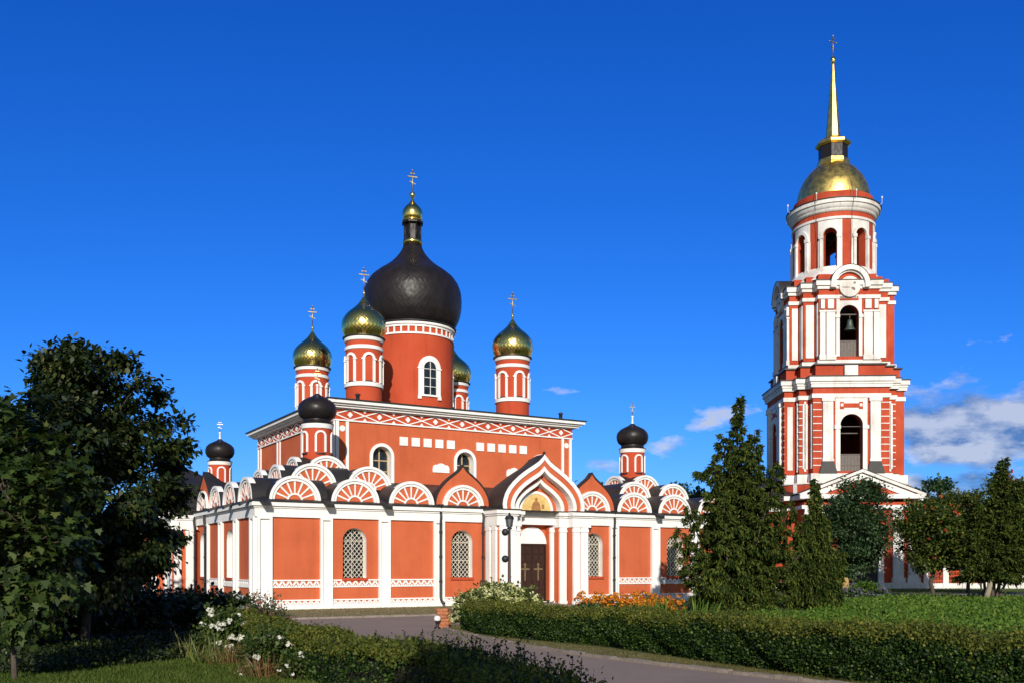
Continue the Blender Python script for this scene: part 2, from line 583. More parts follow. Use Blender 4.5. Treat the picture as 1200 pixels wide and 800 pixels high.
def cross_mesh(mb, x, y, z0, h, ax=(1, 0)):
    """orthodox cross: post, long bar, short upper bar, slanted foot bar"""
    t = h * .019
    def bar(a0, a1, za, zb, th):
        V = []
        for (a, z) in ((a0, za), (a1, zb)):
            for dz in (-th, th):
                for q in (-th, th):
                    V.append((x + ax[0] * a - ax[1] * q, y + ax[1] * a + ax[0] * q, z + dz))
        mb.add(V, [(0, 1, 3, 2), (4, 6, 7, 5), (0, 4, 5, 1), (2, 3, 7, 6), (0, 2, 6, 4), (1, 5, 7, 3)])
    mb.tube([(x, y, z0), (x, y, z0 + h)], t * 1.1, 6)
    bar(-h * .20, h * .20, z0 + h * .72, z0 + h * .72, t)
    bar(-h * .10, h * .10, z0 + h * .86, z0 + h * .86, t * .9)
    bar(-h * .13, h * .13, z0 + h * .52, z0 + h * .42, t * .9)
    for a, z in ((-.2, .72), (.2, .72), (0, 1.0)):
        mb.lathe([[(0, z0 + h * (z - .035)), (t * 1.9, z0 + h * z), (0, z0 + h * (z + .035))]], 6, (x + ax[0] * a * h, y + ax[1] * a * h))


def onion(r, h, z0, base=.82, neck=.05):
    """(r, z) polyline of an onion dome of greatest radius r and height h"""
    pts = [(base, 0), (.90, .06), (.965, .14), (1.0, .24), (.995, .33), (.955, .42), (.88, .50), (.77, .575), (.64, .64), (.50, .70),
           (.37, .76), (.26, .82), (.17, .88), (.11, .94), (neck, 1.0)]
    return [(r * a, z0 + h * b) for a, b in pts]

# ------------------------------------------------------------------ ground
def sheet(name, pts, z, mat, kind='structure', parent=None):
    me = bpy.data.meshes.new(name)
    me.from_pydata([(x, y, z) for x, y in pts], [], [tuple(range(len(pts)))])
    me.materials.append(M[mat]); me.update()
    o = bpy.data.objects.new(name, me); COL.objects.link(o)
    o['kind'] = kind
    return o


def smooth_path(P, n=8):
    out = []
    for i in range(len(P) - 1):
        p0 = np.array(P[max(i - 1, 0)], float); p1 = np.array(P[i], float)
        p2 = np.array(P[i + 1], float); p3 = np.array(P[min(i + 2, len(P) - 1)], float)
        for k in range(n):
            t = k / n
            out.append(tuple(.5 * ((2 * p1) + (-p0 + p2) * t + (2 * p0 - 5 * p1 + 4 * p2 - p3) * t * t + (-p0 + 3 * p1 - 3 * p2 + p3) * t ** 3)))
    out.append(tuple(P[-1]))
    return out


TH = R(30.55)
A0 = (-10.32, 38.8)
U = (math.cos(TH), math.sin(TH)); W = (-math.sin(TH), math.cos(TH))


def CW(s, d):
    """cathedral plan (along the front, depth behind it) to world"""
    return (A0[0] + s * U[0] + d * W[0], A0[1] + s * U[1] + d * W[1])


sheet('ground', [(-1500, -200), (1500, -200), (1500, 3000), (-1500, 3000)], 0.0, 'earth')
right_kerb = smooth_path([(-1.0, 30.4), (-1.75, 29.0), (-1.98, 27.7), (-1.75, 26.2), (-1.1, 24.4), (-.1, 21.9), (1.35, 19.0), (3.0, 16.5), (4.65, 14.3), (6.4, 11.9), (10, 8.0), (16, 2)], 6)
left_kerb = smooth_path([(12, -1), (7.6, 3.0), (2.2, 6.6), (.85, 8.9), (.1, 11.9), (-1.8, 15.0), (-4.0, 19.0), (-6.4, 23.6), (-8.4, 27.3), (-11.5, 29.0)], 6)
far_edge = [CW(-3, -7.6), CW(0, -7.45), CW(8.9, -7.45), CW(9.4, -6.9), CW(9.5, -1.4), CW(16.5, -1.4), CW(16.6, -6.9), CW(17.1, -7.45), CW(26, -7.45), CW(26, -11.8), CW(6, -11.8)]
sheet('road', right_kerb + left_kerb + far_edge, 0.006, 'asphalt')
sheet('verge', [CW(-3, -7.45), CW(9.4, -7.45), CW(9.4, .1), CW(-3, .1)], 0.012, 'dryverge')
sheet('kerb_verge', [tuple(p) for p in right_kerb[2:-12]] + [(6.6, 12.9), (5.1, 14.7), (4.2, 16.4), (3.1, 18.6), (1.95, 20.95), (.4, 22.9), (-1.0, 25.1), (-1.0, 27.4)], 0.010, 'dryverge')
sheet('painted_shade', [(-30, 15.4), (-7.6, 15.4), (-6.2, 17.6), (-6.6, 20.5), (-7.0, 23.5), (-9.2, 27.2), (-13, 25.6), (-30, 24.2)], 0.008, 'painted_shade')  # dark sheet laid where the left trees shade the ground
sheet('garden_path', [(-10.5, 31.5), (-9.2, 27.2), (-13, 25.6), (-22, 24.0), (-34, 26.5), (-34, 30), (-22, 28.2), (-15, 29.5)], 0.010, 'asphalt')
sheet('far_path', [(11.5, 56), (40, 60), (60, 58), (60, 61), (40, 64.5), (11.5, 59)], 0.008, 'sandpath')


def kerb_line(name, path, w, h, side):
    mb = MB()
    P = [Vector((*p, 0)) for p in path]
    for i in range(len(P) - 1):
        a, b = P[i], P[i + 1]
        d = (b - a)
        L = d.length
        d.normalize(); nrm = Vector((-d.y, d.x, 0)) * side
        g = d * .008
        q = [a + g, b - g, b - g + nrm * w, a + g + nrm * w]
        V = [(p.x, p.y, -.05) for p in q] + [(p.x, p.y, h + random.uniform(-.012, .012)) for p in q]
        mb.add(V, [(4, 5, 6, 7), (0, 1, 5, 4), (2, 3, 7, 6), (1, 2, 6, 5), (3, 0, 4, 7)])
    return put(mb.build(name, M['kerb']), kind='structure')


kerb_line('kerb', right_kerb, .12, .06, 1)
kerb_line('kerb', [CW(t * .8, -7.5) for t in range(-3, 12)], .14, .07, 1)

# the verge between the kerb and the clipped hedge
hedge_front = [(-1.15, 27.6), (-1.35, 26.7), (-.95, 25.3), (0.35, 23.0), (1.95, 21.0), (3.2, 18.9), (4.35, 16.7), (5.4, 15.2), (6.9, 14.15), (8.6, 13.9), (12.5, 14.6)]

# ------------------------------------------------------------------ cathedral
church = empty('cathedral', (A0[0], A0[1], 0), TH,
               'orange red cathedral with white trim, one big black dome and four gilded cupolas', 'church')
S = 26.0
FRONT = lambda x, y, z: (x, y, z)
LEFT = lambda x, y, z: (y, x, z)          # the left face mirrors the front about the corner
PIL = [.31, 2.92, 5.54, 8.16]
WIN = [4.2, 9.35]
INS = 6.6                                 # the upper storey stands this far behind the gallery wall
Z_FRZ, Z_COR = 3.80, 4.47

w = MB()
for xf in (FRONT, LEFT):
    w.xf = xf
    w.wall(0, S, 0, Z_COR, 0, [(c, .53, 1.28, 2.89) for c in WIN + [S - c for c in WIN]])
w.xf = IDENT
w.add([(S, 0, 0), (S, S, 0), (S, S, Z_COR), (S, 0, Z_COR), (0, S, 0), (0, S, Z_COR)], [(0, 1, 2, 3), (1, 4, 5, 2)])
w.build('gallery_wall', M['orange'], church)

p = MB()
for (x0, x1, y0, y1) in ((-.14, S + .14, -.14, .3), (-.14, .3, .3, S + .14), (.3, S + .14, S - .3, S + .14), (S - .3, S + .14, .3, S - .3)):
    p.box(x0, x1, y0, y1, -.1, .13)
p.build('plinth', M['white'], church)

c = MB()
def slab(e, z0, z1):
    c.box(-e, S + e, -e, S + e, z0, z1)
slab(.10, Z_FRZ, 4.16); slab(.15, 4.16, 4.24); slab(.24, 4.24, 4.41)
c.build('gallery_cornice', M['white'], church)
c = MB(); slab(.29, 4.412, 4.475)
c.build('gallery_eave', M['roof'], church)

# gallery roof: four slopes up to the walls of the upper storey
CX0, CX1, CY0, CY1 = 5.75, 19.8, 6.6, 20.1
g = MB()
e = .29
lo = [(-e, -e, 4.476), (S + e, -e, 4.476), (S + e, S + e, 4.476), (-e, S + e, 4.476)]
hi = [(CX0, CY0, 6.05), (CX1, CY0, 6.05), (CX1, CY1, 6.05), (CX0, CY1, 6.05)]
g.add(lo + hi, [(0, 1, 5, 4), (1, 2, 6, 5), (2, 3, 7, 6), (3, 0, 4, 7)])
g.build('gallery_roof', M['roof'], church)


def pilaster(xf, t, wd, z0=.13, z1=Z_FRZ, proud=.14, y=0.0, name='pilaster', parent=None):
    m = MB(xf); h = wd / 2; s = wd * .19
    m.box(t - h, t - h + s, y - proud, y, z0, z1)
    m.box(t + h - s, t + h, y - proud, y, z0, z1)
    m.box(t - h + s, t + h - s, y - proud + .095, y, z0, z1 - .09)
    m.box(t - h + s, t + h - s, y - proud, y, z1 - .09, z1)
    m.box(t - h + s, t + h - s, y - proud, y, z0, z0 + .12)
    return m.build(name, M['white'], parent or church)


def zigzag(xf, x0, x1, z0, z1):
    m = MB(xf); b = .055; hh = z1 - z0
    m.box(x0, x1, -.05, 0, z1 - b, z1); m.box(x0, x1, -.05, 0, z0, z0 + b * .9)
    n = max(3, round((x1 - x0) / (hh * .92)))
    st = (x1 - x0) / n
    za, zb = z0 + b * .9, z1 - b
    th = .036
    for i in range(n):
        x = x0 + i * st
        for (a, q, c_, d) in ((x, za, x + st / 2, zb), (x + st / 2, zb, x + st, za)):
            dx = th * 1.25
            pts = [(max(x0, a - dx), q), (min(x1, a + dx), q), (min(x1, c_ + dx), d), (max(x0, c_ - dx), d)]
            m.prism(pts, -.038, 0)
        # small white tooth under each valley
        m.prism([(x + st / 2 - .05, za), (x + st / 2 + .05, za), (x + st / 2, za + .085)], -.030, 0)
    return m.build('zigzag_band', M['white'], church)


def lattice(xf, cx, w, s, sp, y, parent):
    m = MB(xf)
    inside = lambda x, z: abs(x - cx) <= w and z >= s and (z <= sp or (x - cx) ** 2 + (z - sp) ** 2 <= w * w)
    stp = .160; th = .016
    top = sp + w
    for sg in (1, -1):
        k0 = -30
        for k in range(-30, 31):
            # line z - s = sg*1.15*(x - cx) + k*stp*1.4
            seg = None; N = 60
            for i in range(N + 1):
                x = cx - w + 2 * w * i / N
                z = s + sg * 1.15 * (x - cx) + k * stp * 1.42
                if inside(x, z):
                    if seg is None: seg = [(x, z), (x, z)]
                    seg[1] = (x, z)
            if seg and abs(seg[0][0] - seg[1][0]) > .03:
                (ax, az), (bx, bz) = seg
                m.prism([(ax, az - th), (bx, bz - th), (bx, bz + th), (ax, az + th)], y - .012 - .004 * sg, y + .008 - .004 * sg)
    P = arch(cx, w, s, sp); Q = arch(cx, w - .035, s, sp)
    m.ring(P, Q, y - .03, y + .02)
    return m.build('lattice', M['lattice'], parent)


def gallery_window(xf, cx, w=.53, s=1.28, sp=2.89):
    m = MB(xf); m.reveal(cx, w, s, sp, 0, .42)
    o = m.build('window', M['white'], church)
    lattice(xf, cx, w - .01, s + .02, sp, .27, o)
    k = MB(xf); k.prism(arch(cx, w, s, sp), .40, .41); k.build('pane', M['glass'], o)
    k = MB(xf)
    k.box(cx - .018, cx + .018, .34, .38, s, sp + w - .02); k.box(cx - w, cx + w, .345, .375, sp - .03, sp + .01); k.box(cx - w, cx + w, .345, .375, 2.05, 2.08)
    k.build('sash', M['lattice'], o)
    k = MB(xf); k.box(cx - w - .05, cx + w + .05, -.075, .03, s - .10, s + .012); k.build('sill', M['red'], o)


def kokoshnik(xf, t, ins, z0, r, roof_len, spokes=8, big=None, squash=.96):
    """semicircular gable with a painted fan; big = outer (half width, height) of a keel gable round it"""
    y = ins
    m = MB(xf)
    m.prism(arch(t, r - .10, z0, z0, 24, squash), y + .05, y + .20)
    o = m.build('kokoshnik', M['orange'], church)
    a = MB(xf)
    a.ring(arch(t, r, z0, z0, 28, squash), arch(t, r - .12, z0, z0, 28, squash), y - .06, y + .20)
    a.ring(arch(t, r - .135, z0, z0, 28, squash), arch(t, r - .235, z0, z0, 28, squash), y - .01, y + .14)
    a.build('archivolt', M['white'], o)
    f = MB(xf)
    ri, ro = r * .32, r - .22
    f.ring(arch(t, ri, z0, z0, 14, squash), arch(t, ri - .075, z0, z0, 14, squash), y + .02, y + .06)
    for k in range(1, spokes):
        an = PI * k / spokes
        ux, uz = math.cos(an), math.sin(an) * squash
        px, pz = -math.sin(an), math.cos(an)
        h0, h1 = .026, .036
        f.prism([(t + ux * ri + px * h0, z0 + uz * ri + pz * h0), (t + ux * ro + px * h1, z0 + uz * ro + pz * h1),
                 (t + ux * ro - px * h1, z0 + uz * ro - pz * h1), (t + ux * ri - px * h0, z0 + uz * ri - pz * h0)], y + .025, y + .06)
    f.build('sunburst', M['white'], o)
    b = MB(xf)
    if big is None:
        b.shell(arch(t, r + .015, z0 - .02, z0 - .02, 24, squash), y - .04, y + roof_len)
    else:
        bw, bh = big
        g_ = MB(xf)
        K = keel(t, bw, z0, bh)
        g_.prism(K, y + .06, y + .24)
        g_.build('keel_gable', M['orange'], o)
        b.loft([(y + .02, keel(t, bw + .02, z0, bh + .03)), (y + .34, keel(t, bw + .02, z0, bh + .03)), (y + .9, keel(t, bw * .97, z0, bh * .80)), (y + roof_len, keel(t, bw * .9, z0, bh * .55))])
        b.ring(keel(t, bw + .03, z0, bh + .05), keel(t, bw - .03, z0, bh - .06), y + .02, y + .07)
    b.build('barrel_roof', M['roof'], o)
    return o


def drain(xf, t, y=-.16, z1=4.55):
    m = MB(xf)
    m.lathe([[(.05, z1 - .28), (.14, z1 - .02), (.15, z1), (.11, z1), (.05, z1 - .24)]], 10, (t, y))
    m.tube([(t, y, z1 - .26), (t, y - .05, z1 - .5), (t, y + .0, 3.6), (t, y, .42), (t + .02, y - .06, .24), (t + .05, y - .26, .14)], .058, 8)
    for z in (3.3, 2.2, 1.1): m.lathe([[(.058, z), (.078, z), (.078, z + .06), (.058, z + .06)]], 9, (t, y))
    return m.build('drainpipe', M['pipe'], church)


def spout(xf, t):
    m = MB(xf)
    m.add([(t - .24, -.22, 4.52), (t + .24, -.22, 4.52), (t + .15, -.62, 4.36), (t - .15, -.62, 4.36),
           (t - .24, -.22, 4.46), (t + .24, -.22, 4.46), (t + .15, -.62, 4.22), (t - .15, -.62, 4.22)],
          [(0, 1, 2, 3), (4, 5, 6, 7), (0, 1, 5, 4), (2, 3, 7, 6), (1, 2, 6, 5), (3, 0, 4, 7)])
    m.build('rain_spout', M['roof'], church)


def facade(xf, front):
    mir = lambda t: S - t
    pil = PIL + [mir(t) for t in PIL]
    for t in pil:
        pilaster(xf, t, .62 if t in (PIL[0], mir(PIL[0])) else .53)
    for t in WIN + [mir(t) for t in WIN]: gallery_window(xf, t)
    bays = [(.62, 2.655), (3.185, 5.275), (5.805, 7.895)]
    for a, b in bays + [(S - b, S - a) for a, b in bays]:
        zigzag(xf, a, b, .905, 1.235)
        zigzag(xf, a, b, .135, .41)
    for a, b in ((8.425, 10.5), (S - 10.5, S - 8.425)): zigzag(xf, a, b, .135, .41)
    for t in (1.6, 4.23, 6.85): 
        kokoshnik(xf, t, 0, 4.48, 1.09, 3.2); kokoshnik(xf, mir(t), 0, 4.48, 1.09, 3.2)
    for t in (9.42, mir(9.42)): kokoshnik(xf, t, 0, 4.48, 1.04, 2.2, big=(1.36, 1.9))
    for t in (2.92, 5.54): 
        kokoshnik(xf, t, 1.65, 5.22, 1.08, 3.2); kokoshnik(xf, mir(t), 1.65, 5.22, 1.08, 3.2)
        spout(xf, t); spout(xf, mir(t))
    spout(xf, .25)
    for t in (3.95, mir(3.95)): kokoshnik(xf, t, 2.75, 5.80, 1.0, 1.1)
    for t in (8.2, 10.36, mir(8.2), mir(10.36)): drain(xf, t)


facade(FRONT, True)
facade(LEFT, False)
# the pedestal under the right hand turret also turns a gable to its inner side
INNER = lambda x, y, z: (S - 3.95 - 1.2 + y, x, z)
kokoshnik(INNER, 3.95, 0, 5.80, 1.0, 1.2)
INNERL = lambda x, y, z: (x, S - 3.95 - 1.2 + y, z)
kokoshnik(INNERL, 3.95, 0, 5.80, 1.0, 1.2)


# ---- the entrance porches
def porch(xf):
    C0 = 13.0
    mi = lambda t: 2 * C0 - t
    b = MB(xf)
    def both(x0, x1, y0, y1, z0, z1):
        b.box(x0, x1, y0, y1, z0, z1); b.box(mi(x1), mi(x0), y0, y1, z0, z1)
    both(10.56, 11.46, -1.20, 0, 0, 3.62)
    both(11.46, 11.95, -.78, 0, 0, 3.62)
    both(11.95, 12.20, -.38, 0, 0, 3.62)
    b.wall(12.2, mi(12.2), 2.8, 3.75, -.06, [])
    o = b.build('porch', M['orange'], church)
    def col(x0, x1, y, z0=.0):
        for a, c_ in ((x0, x1), (mi(x1), mi(x0))):
            m = MB(xf)
            m.box(a, c_, y - .09, y, z0, 3.40)
            m.box(a - .025, c_ + .025, y - .12, y, 3.40, 3.50); m.box(a - .01, c_ + .01, y - .10, y, 3.50, 3.622)
            m.box(a - .03, c_ + .03, y - .12, y, z0, z0 + .16)
            m.build('column', M['white'], o)
    col(10.60, 10.99, -1.20); col(11.06, 11.42, -1.20)
    col(11.53, 11.90, -.78); col(11.98, 12.18, -.38)
    # columns on the two cheeks of the porch
    for sgn in (1, -1):
        for (y0, y1) in ((-1.12, -.78), (-.56, -.20)):
            m = MB(xf)
            xa, xb = (10.46, 10.56) if sgn == 1 else (mi(10.56), mi(10.46))
            m.box(xa, xb, y0, y1, 0, 3.5); m.box(xa - .02, xb + .02, y0 - .03, y1 + .03, 3.42, 3.622)
            m.build('column', M['white'], o)
    en = MB(xf)
    def ent(x0, x1, y):
        for a, c_ in ((x0, x1), (mi(x1), mi(x0))):
            en.box(a, c_, y - .12, 0, 3.625, 4.08)
            en.box(a - .05, c_ + .05, y - .19, 0, 4.08, 4.16)
            en.box(a - .10, c_ + .10, y - .27, 0, 4.16, 4.335)
    ent(10.44, 11.49, -1.20); ent(11.495, 11.97, -.78)
    en.box(11.975, mi(11.975), -.50, 0, 3.74, 4.075); en.box(11.975, mi(11.975), -.56, 0, 4.075, 4.15); en.box(11.975, mi(11.975), -.63, 0, 4.15, 4.333)
    en.build('entablature', M['white'], o)
    cap = MB(xf)
    for (a, c_, y) in ((10.30, 11.60, -1.52), (mi(11.60), mi(10.30), -1.52)):
        cap.box(a, c_, y, 0, 4.336, 4.375)
    cap.box(11.6, mi(11.6), -1.1, 0, 4.337, 4.370)
    cap.build('ledge_flashing', M['roof'], o)
    # keel arches, each set back from the one outside it
    Z = 4.376
    def kr(w0, w1, y0, y1, h0, h1, name, mat):
        m = MB(xf); m.ring(keel(C0, w0, Z, h0), keel(C0, w1, Z, h1), y0, y1)
        return m.build(name, mat, o)
    kr(2.20, 2.01, -1.27, -1.02, 2.57, 2.33, 'keel_arch', M['white'])
    kr(2.01, 1.77, -1.20, -.90, 2.33, 2.03, 'arch_band', M['orange'])
    kr(1.77, 1.59, -1.24, -.60, 2.03, 1.81, 'keel_arch', M['white'])
    kr(1.59, 1.33, -.82, -.45, 1.81, 1.53, 'arch_band', M['orange'])
    kr(1.33, 1.14, -.86, -.35, 1.53, 1.31, 'keel_arch', M['white'])
    t_ = MB(xf); t_.prism(keel(C0, 1.16, Z, 1.33), -.46, -.30)
    t_.build('tympanum', M['orange'], o)
    t_ = MB(xf); t_.ring(arch(C0, .93, Z, Z, 24), arch(C0, .80, Z, Z, 24), -.53, -.40)
    t_.build('round_arch', M['white'], o)
    rf = MB(xf)
    K_ = lambda a, b: keel(C0, 2.22 * a, Z - .01, 2.60 * b)
    rf.loft([(-1.26, K_(1, 1)), (-.55, K_(1, 1)), (.15, K_(.99, .95)), (.9, K_(.96, .82)), (1.9, K_(.9, .60))])
    rf.prism(K_(.9, .6), 1.88, 1.90)
    rf.lathe([[(.0, Z + 2.56), (.05, Z + 2.60), (.09, Z + 2.66), (.0, Z + 2.74)]], 8, (C0, -1.2))
    rf.build('vault_roof', M['roof'], o)
    # icon panel
    ic = MB(xf); ic.prism(arch(C0, .80, Z, Z, 24), -.50, -.44)
    i_ = ic.build('icon', M['icon'], church)
    fg = MB(xf)
    fg.prism([(C0 - .26, Z + .02), (C0 + .26, Z + .02), (C0 + .22, Z + .28), (C0 + .13, Z + .44), (C0 + .03, Z + .47), (C0 - .08, Z + .46), (C0 - .19, Z + .38), (C0 - .25, Z + .2)], -.515, -.49)
    fg.prism([(C0 + .085 * math.cos(q * PI / 5), Z + .545 + .10 * math.sin(q * PI / 5)) for q in range(10)], -.516, -.49)
    fg.prism([(C0 + .30, Z + .12), (C0 + .44, Z + .12), (C0 + .44, Z + .32), (C0 + .30, Z + .32)], -.513, -.49)
    fg.build('painted_figure', M['iconskin'], i_)
    # door
    d = MB(xf); d.box(12.2, mi(12.2), -.03, -.01, 0, 2.86)
    d.box(12.2, 12.27, -.12, -.03, 0, 2.858); d.box(mi(12.27), mi(12.2), -.12, -.03, 0, 2.858); d.box(12.27, mi(12.27), -.12, -.03, 2.77, 2.855)
    do = d.build('door', M['darkwood'], church)
    for sg in (-1, 1):
        x0, x1 = (12.28, 12.99) if sg < 0 else (13.01, 13.72)
        l = MB(xf); l.box(x0, x1, -.075, -.03, .06, 2.76)
        for (za, zb) in ((.14, .62), (.68, 1.15), (1.95, 2.30), (2.36, 2.70)):
            for q in range(2):
                xa = x0 + .06 + q * (x1 - x0 - .08) / 2; xb = xa + (x1 - x0) / 2 - .09
                l.box(xa, xb, -.10, -.07, za, zb); l.box(xa + .05, xb - .05, -.12, -.09, za + .06, zb - .06)
        l.build('door_leaf', M['darkwood'], do)
        k = MB(xf); cx = (x0 + x1) / 2
        k.box(cx - .035, cx + .035, -.105, -.075, 1.12, 1.95); k.box(cx - .24, cx + .24, -.107, -.075, 1.62, 1.70); k.box(cx - .07, cx + .07, -.106, -.075, 1.84, 1.90)
        k.build('door_cross', M['bronze'], do)
    l = MB(xf); l.prism(arch(C0, .79, 2.86, 2.86, 20), -.16, -.062)
    l.build('door_tympanum', M['white'], do)
    l = MB(xf); l.box(12.1, mi(12.1), -1.6, -.03, 0, .05); l.box(12.3, mi(12.3), -1.2, -.03, .05, .10)
    l.build('doorstep', M['kerb'], do)


porch(FRONT)
porch(LEFT)

# ---- upper storey
u_ = MB()
WU = [8.22, 12.97, 17.72]
u_.wall(CX0, CX1, 5.6, 9.7, CY0, [(t, .50, 6.05, 7.36) for t in WU])
u_.add([(CX0, CY0, 5.6), (CX0, CY1, 5.6), (CX0, CY1, 9.7), (CX0, CY0, 9.7), (CX1, CY0, 5.6), (CX1, CY1, 5.6), (CX1, CY1, 9.7), (CX1, CY0, 9.7)],
       [(0, 1, 2, 3), (4, 5, 6, 7), (1, 5, 6, 2)])
u_.build('upper_wall', M['orange'], church)
k = MB()
def uslab(e, z0, z1): k.box(CX0 - e, CX1 + e, CY0 - e, CY1 + e, z0, z1)
uslab(.30, 9.62, 9.72); uslab(.42, 9.72, 9.81); uslab(.56, 9.81, 9.97)
k.build('upper_cornice', M['white'], church)
k = MB(); uslab(.64, 9.973, 10.02)
k.build('upper_eave', M['roof'], church)
k = MB(); e = .64
k.add([(CX0 - e, CY0 - e, 10.021), (CX1 + e, CY0 - e, 10.021), (CX1 + e, CY1 + e, 10.021), (CX0 - e, CY1 + e, 10.021),
       (10.9, 11.2, 10.95), (15.0, 11.2, 10.95), (15.0, 15.3, 10.95), (10.9, 15.3, 10.95)],
      [(0, 1, 5, 4), (1, 2, 6, 5), (2, 3, 7, 6), (3, 0, 4, 7), (4, 5, 6, 7)])
k.build('upper_roof', M['roof'], church)
k = MB()
for (xx, yy) in ((CX1 - 1.0, CY0 - .4), (CX0 + 1.1, CY0 - .2)):
    k.lathe([[(.10, 10.0), (.10, 10.28), (.17, 10.32), (0, 10.42)]], 8, (xx, yy))
k.build('roof_vent', M['iron'], church)


def diamond_frieze(xf, x0, x1, y, z0, z1):
    m = MB(xf)
    m.box(x0, x1, y - .05, y, z0 - .07, z0)
    m.box(x0, x1, y - .05, y, z1, z1 + .03)
    n = round((x1 - x0) / 1.62); st = (x1 - x0) / n; zc = (z0 + z1) / 2; th = .028
    for i in range(n):
        a = x0 + i * st
        for (xa, za, xb, zb) in ((a, zc, a + st / 2, z1), (a + st / 2, z1, a + st, zc), (a, zc, a + st / 2, z0), (a + st / 2, z0, a + st, zc)):
            m.prism([(xa, za - th), (xb, zb - th), (xb, zb + th), (xa, za + th)], y - .040 - .002 * (za > zb), y)
        cx = a + st / 2
        for (dx, dz) in ((.062, 0), (-.062, 0), (0, .07), (0, -.07)):
            m.prism([(cx + dx + .068 * math.cos(q * PI / 4), zc + dz + .068 * math.sin(q * PI / 4)) for q in range(8)], y - .045 - .001 * abs(dx) * 30, y)
        for zz, sg in ((z1, -1), (z0, 1)):
            for q in (a,):
                if q > x0 + .1: m.prism([(q - .10, zz), (q + .10, zz), (q, zz + sg * .14)], y - .036, y)
    return m.build('diamond_frieze', M['white'], church)


back = MB(); back.box(CX0 - .03, CX1 + .03, CY0 - .03, CY0 - .0, 9.06, 9.62); back.box(CX0 - .03, CX0, CY0, CY1, 9.06, 9.62)
back.build('frieze_ground', M['red'], church)
diamond_frieze(FRONT, CX0 - .03, CX1 + .03, CY0 - .03, 9.06, 9.57)
diamond_frieze(lambda x, y, z: (y, x, z), CY0, CY1, CX0 - .03, 9.06, 9.57)
LU = lambda x, y, z: (y, x, z)
for xf, y, xs in ((FRONT, CY0, (CX0 + .10, CX0 + .62, CX1 - .62, CX1 - .10)), (LU, CX0, (CY0 + .10, CY0 + .62, CY0 + 4.6, CY0 + 5.1, CY0 + 9.0, CY0 + 9.5, CY1 - .62, CY1 - .1))):
    for t in xs:
        m = MB(xf); m.box(t - .075, t + .075, y - .06, y, 5.7, 8.99); m.build('corner_strip', M['white'], church)
for t in (CX0 + .36, CX1 - .36):
    m = MB(); m.prism([(t + .15 * math.cos(q * PI / 8), 8.62 + .15 * math.sin(q * PI / 8)) for q in range(16)], CY0 - .04, CY0); m.build('round_plaque', M['white'], church)
for base in (9.42, 13.88):
    for q in range(5):
        t = base + q * .675
        m = MB(); m.box(t - .225, t + .225, CY0 - .05, CY0, 7.98, 8.42); m.build('square_plaque', M['white'], church)
for t in (11.55, 16.0, 6.95):
    m = MB()
    m.prism([(t - .48, 6.70), (t + .48, 6.70), (t + .48, 6.92), (t + .44, 7.04), (t + .33, 7.10), (t + .22, 7.09), (t + .16, 7.15), (t, 7.19), (t - .16, 7.15),
             (t - .22, 7.09), (t - .33, 7.10), (t - .44, 7.04), (t - .48, 6.92)], CY0 - .045, CY0)
    if t > 7: m.build('lobed_plaque', M['white'], church)
for t in WU:
    m = MB(); m.reveal(t, .50, 6.05, 7.36, CY0, CY0 + .42)
    m.ring(arch(t, .66, 5.95, 7.36), arch(t, .50, 5.95, 7.36), CY0 - .06, CY0 + .02)
    o = m.build('upper_window', M['white'], church)
    m = MB(); m.prism(arch(t, .5, 6.05, 7.36), CY0 + .40, CY0 + .41); m.build('pane', M['glass'], o)
    m = MB()
    for dx in (0,): m.box(t + dx - .03, t + dx + .03, CY0 + .34, CY0 + .39, 6.05, 7.85)
    for z in (6.6, 7.15): m.box(t - .49, t + .49, CY0 + .345, CY0 + .385, z, z + .05)
    m.ring(arch(t, .5, 6.05, 7.36), arch(t, .44, 6.05, 7.36), CY0 + .33, CY0 + .39)
    m.build('sash', M['sash'], o)

# ---- drums and domes
def arch_surround(xf, t, w, s, sp, band, name, mat, parent, proud=.05, cap=True):
    m = MB(xf)
    m.ring(arch(t, w + band, s, sp, 18), arch(t, w, s, sp, 18), -proud, .02)
    if cap:
        for sg in (-1, 1):
            m.box(min(t + sg * (w - .0), t + sg * (w + band + .05)), max(t + sg * (w - .0), t + sg * (w + band + .05)), -proud - .03, .02, sp - .06, sp + .02, 3)
    return m.build(name, mat, parent)


def dense(P, n):
    """resample a polyline evenly by length"""
    P = np.array(P); L = np.r_[0, np.linalg.norm(np.diff(P, axis=0), axis=1).cumsum()]
    t = np.linspace(0, L[-1], n)
    return list(zip(np.interp(t, L, P[:, 0]), np.interp(t, L, P[:, 1])))


DC = (12.95, 13.2)
m = MB(); RD = 2.37
m.lathe([[(RD, 10.2), (RD, 15.0)], [(RD, 15.0), (RD, 15.6)]], 72, DC)
dr = m.build('main_drum', M['red'], church)
m = MB()
m.lathe([[(RD, 14.93), (RD + .07, 14.95)], [(RD + .07, 14.95), (RD + .07, 15.05)], [(RD + .07, 15.05), (RD, 15.06)],
         [(RD, 15.36), (RD + .07, 15.37)], [(RD + .07, 15.37), (RD + .07, 15.47)], [(RD + .07, 15.47), (RD + .15, 15.50)], [(RD + .15, 15.50), (RD + .15, 15.62)], [(RD + .15, 15.62), (RD - .2, 15.66)]], 72, DC)
for q in range(36):
    xf = cyl(DC[0], DC[1], RD, 2 * PI * q / 36)
    m.xf = xf; m.box(-.045, .045, -.05, .02, 15.05, 15.37)
m.build('drum_cornice', M['white'], dr)
m = MB(); m.lathe([[(RD + .0, 15.66), (RD + .22, 15.67)], [(RD + .22, 15.67), (RD + .22, 15.71)], [(RD + .22, 15.71), (RD - .1, 15.80)]], 72, DC)
m.build('drum_flashing', M['roof'], dr)
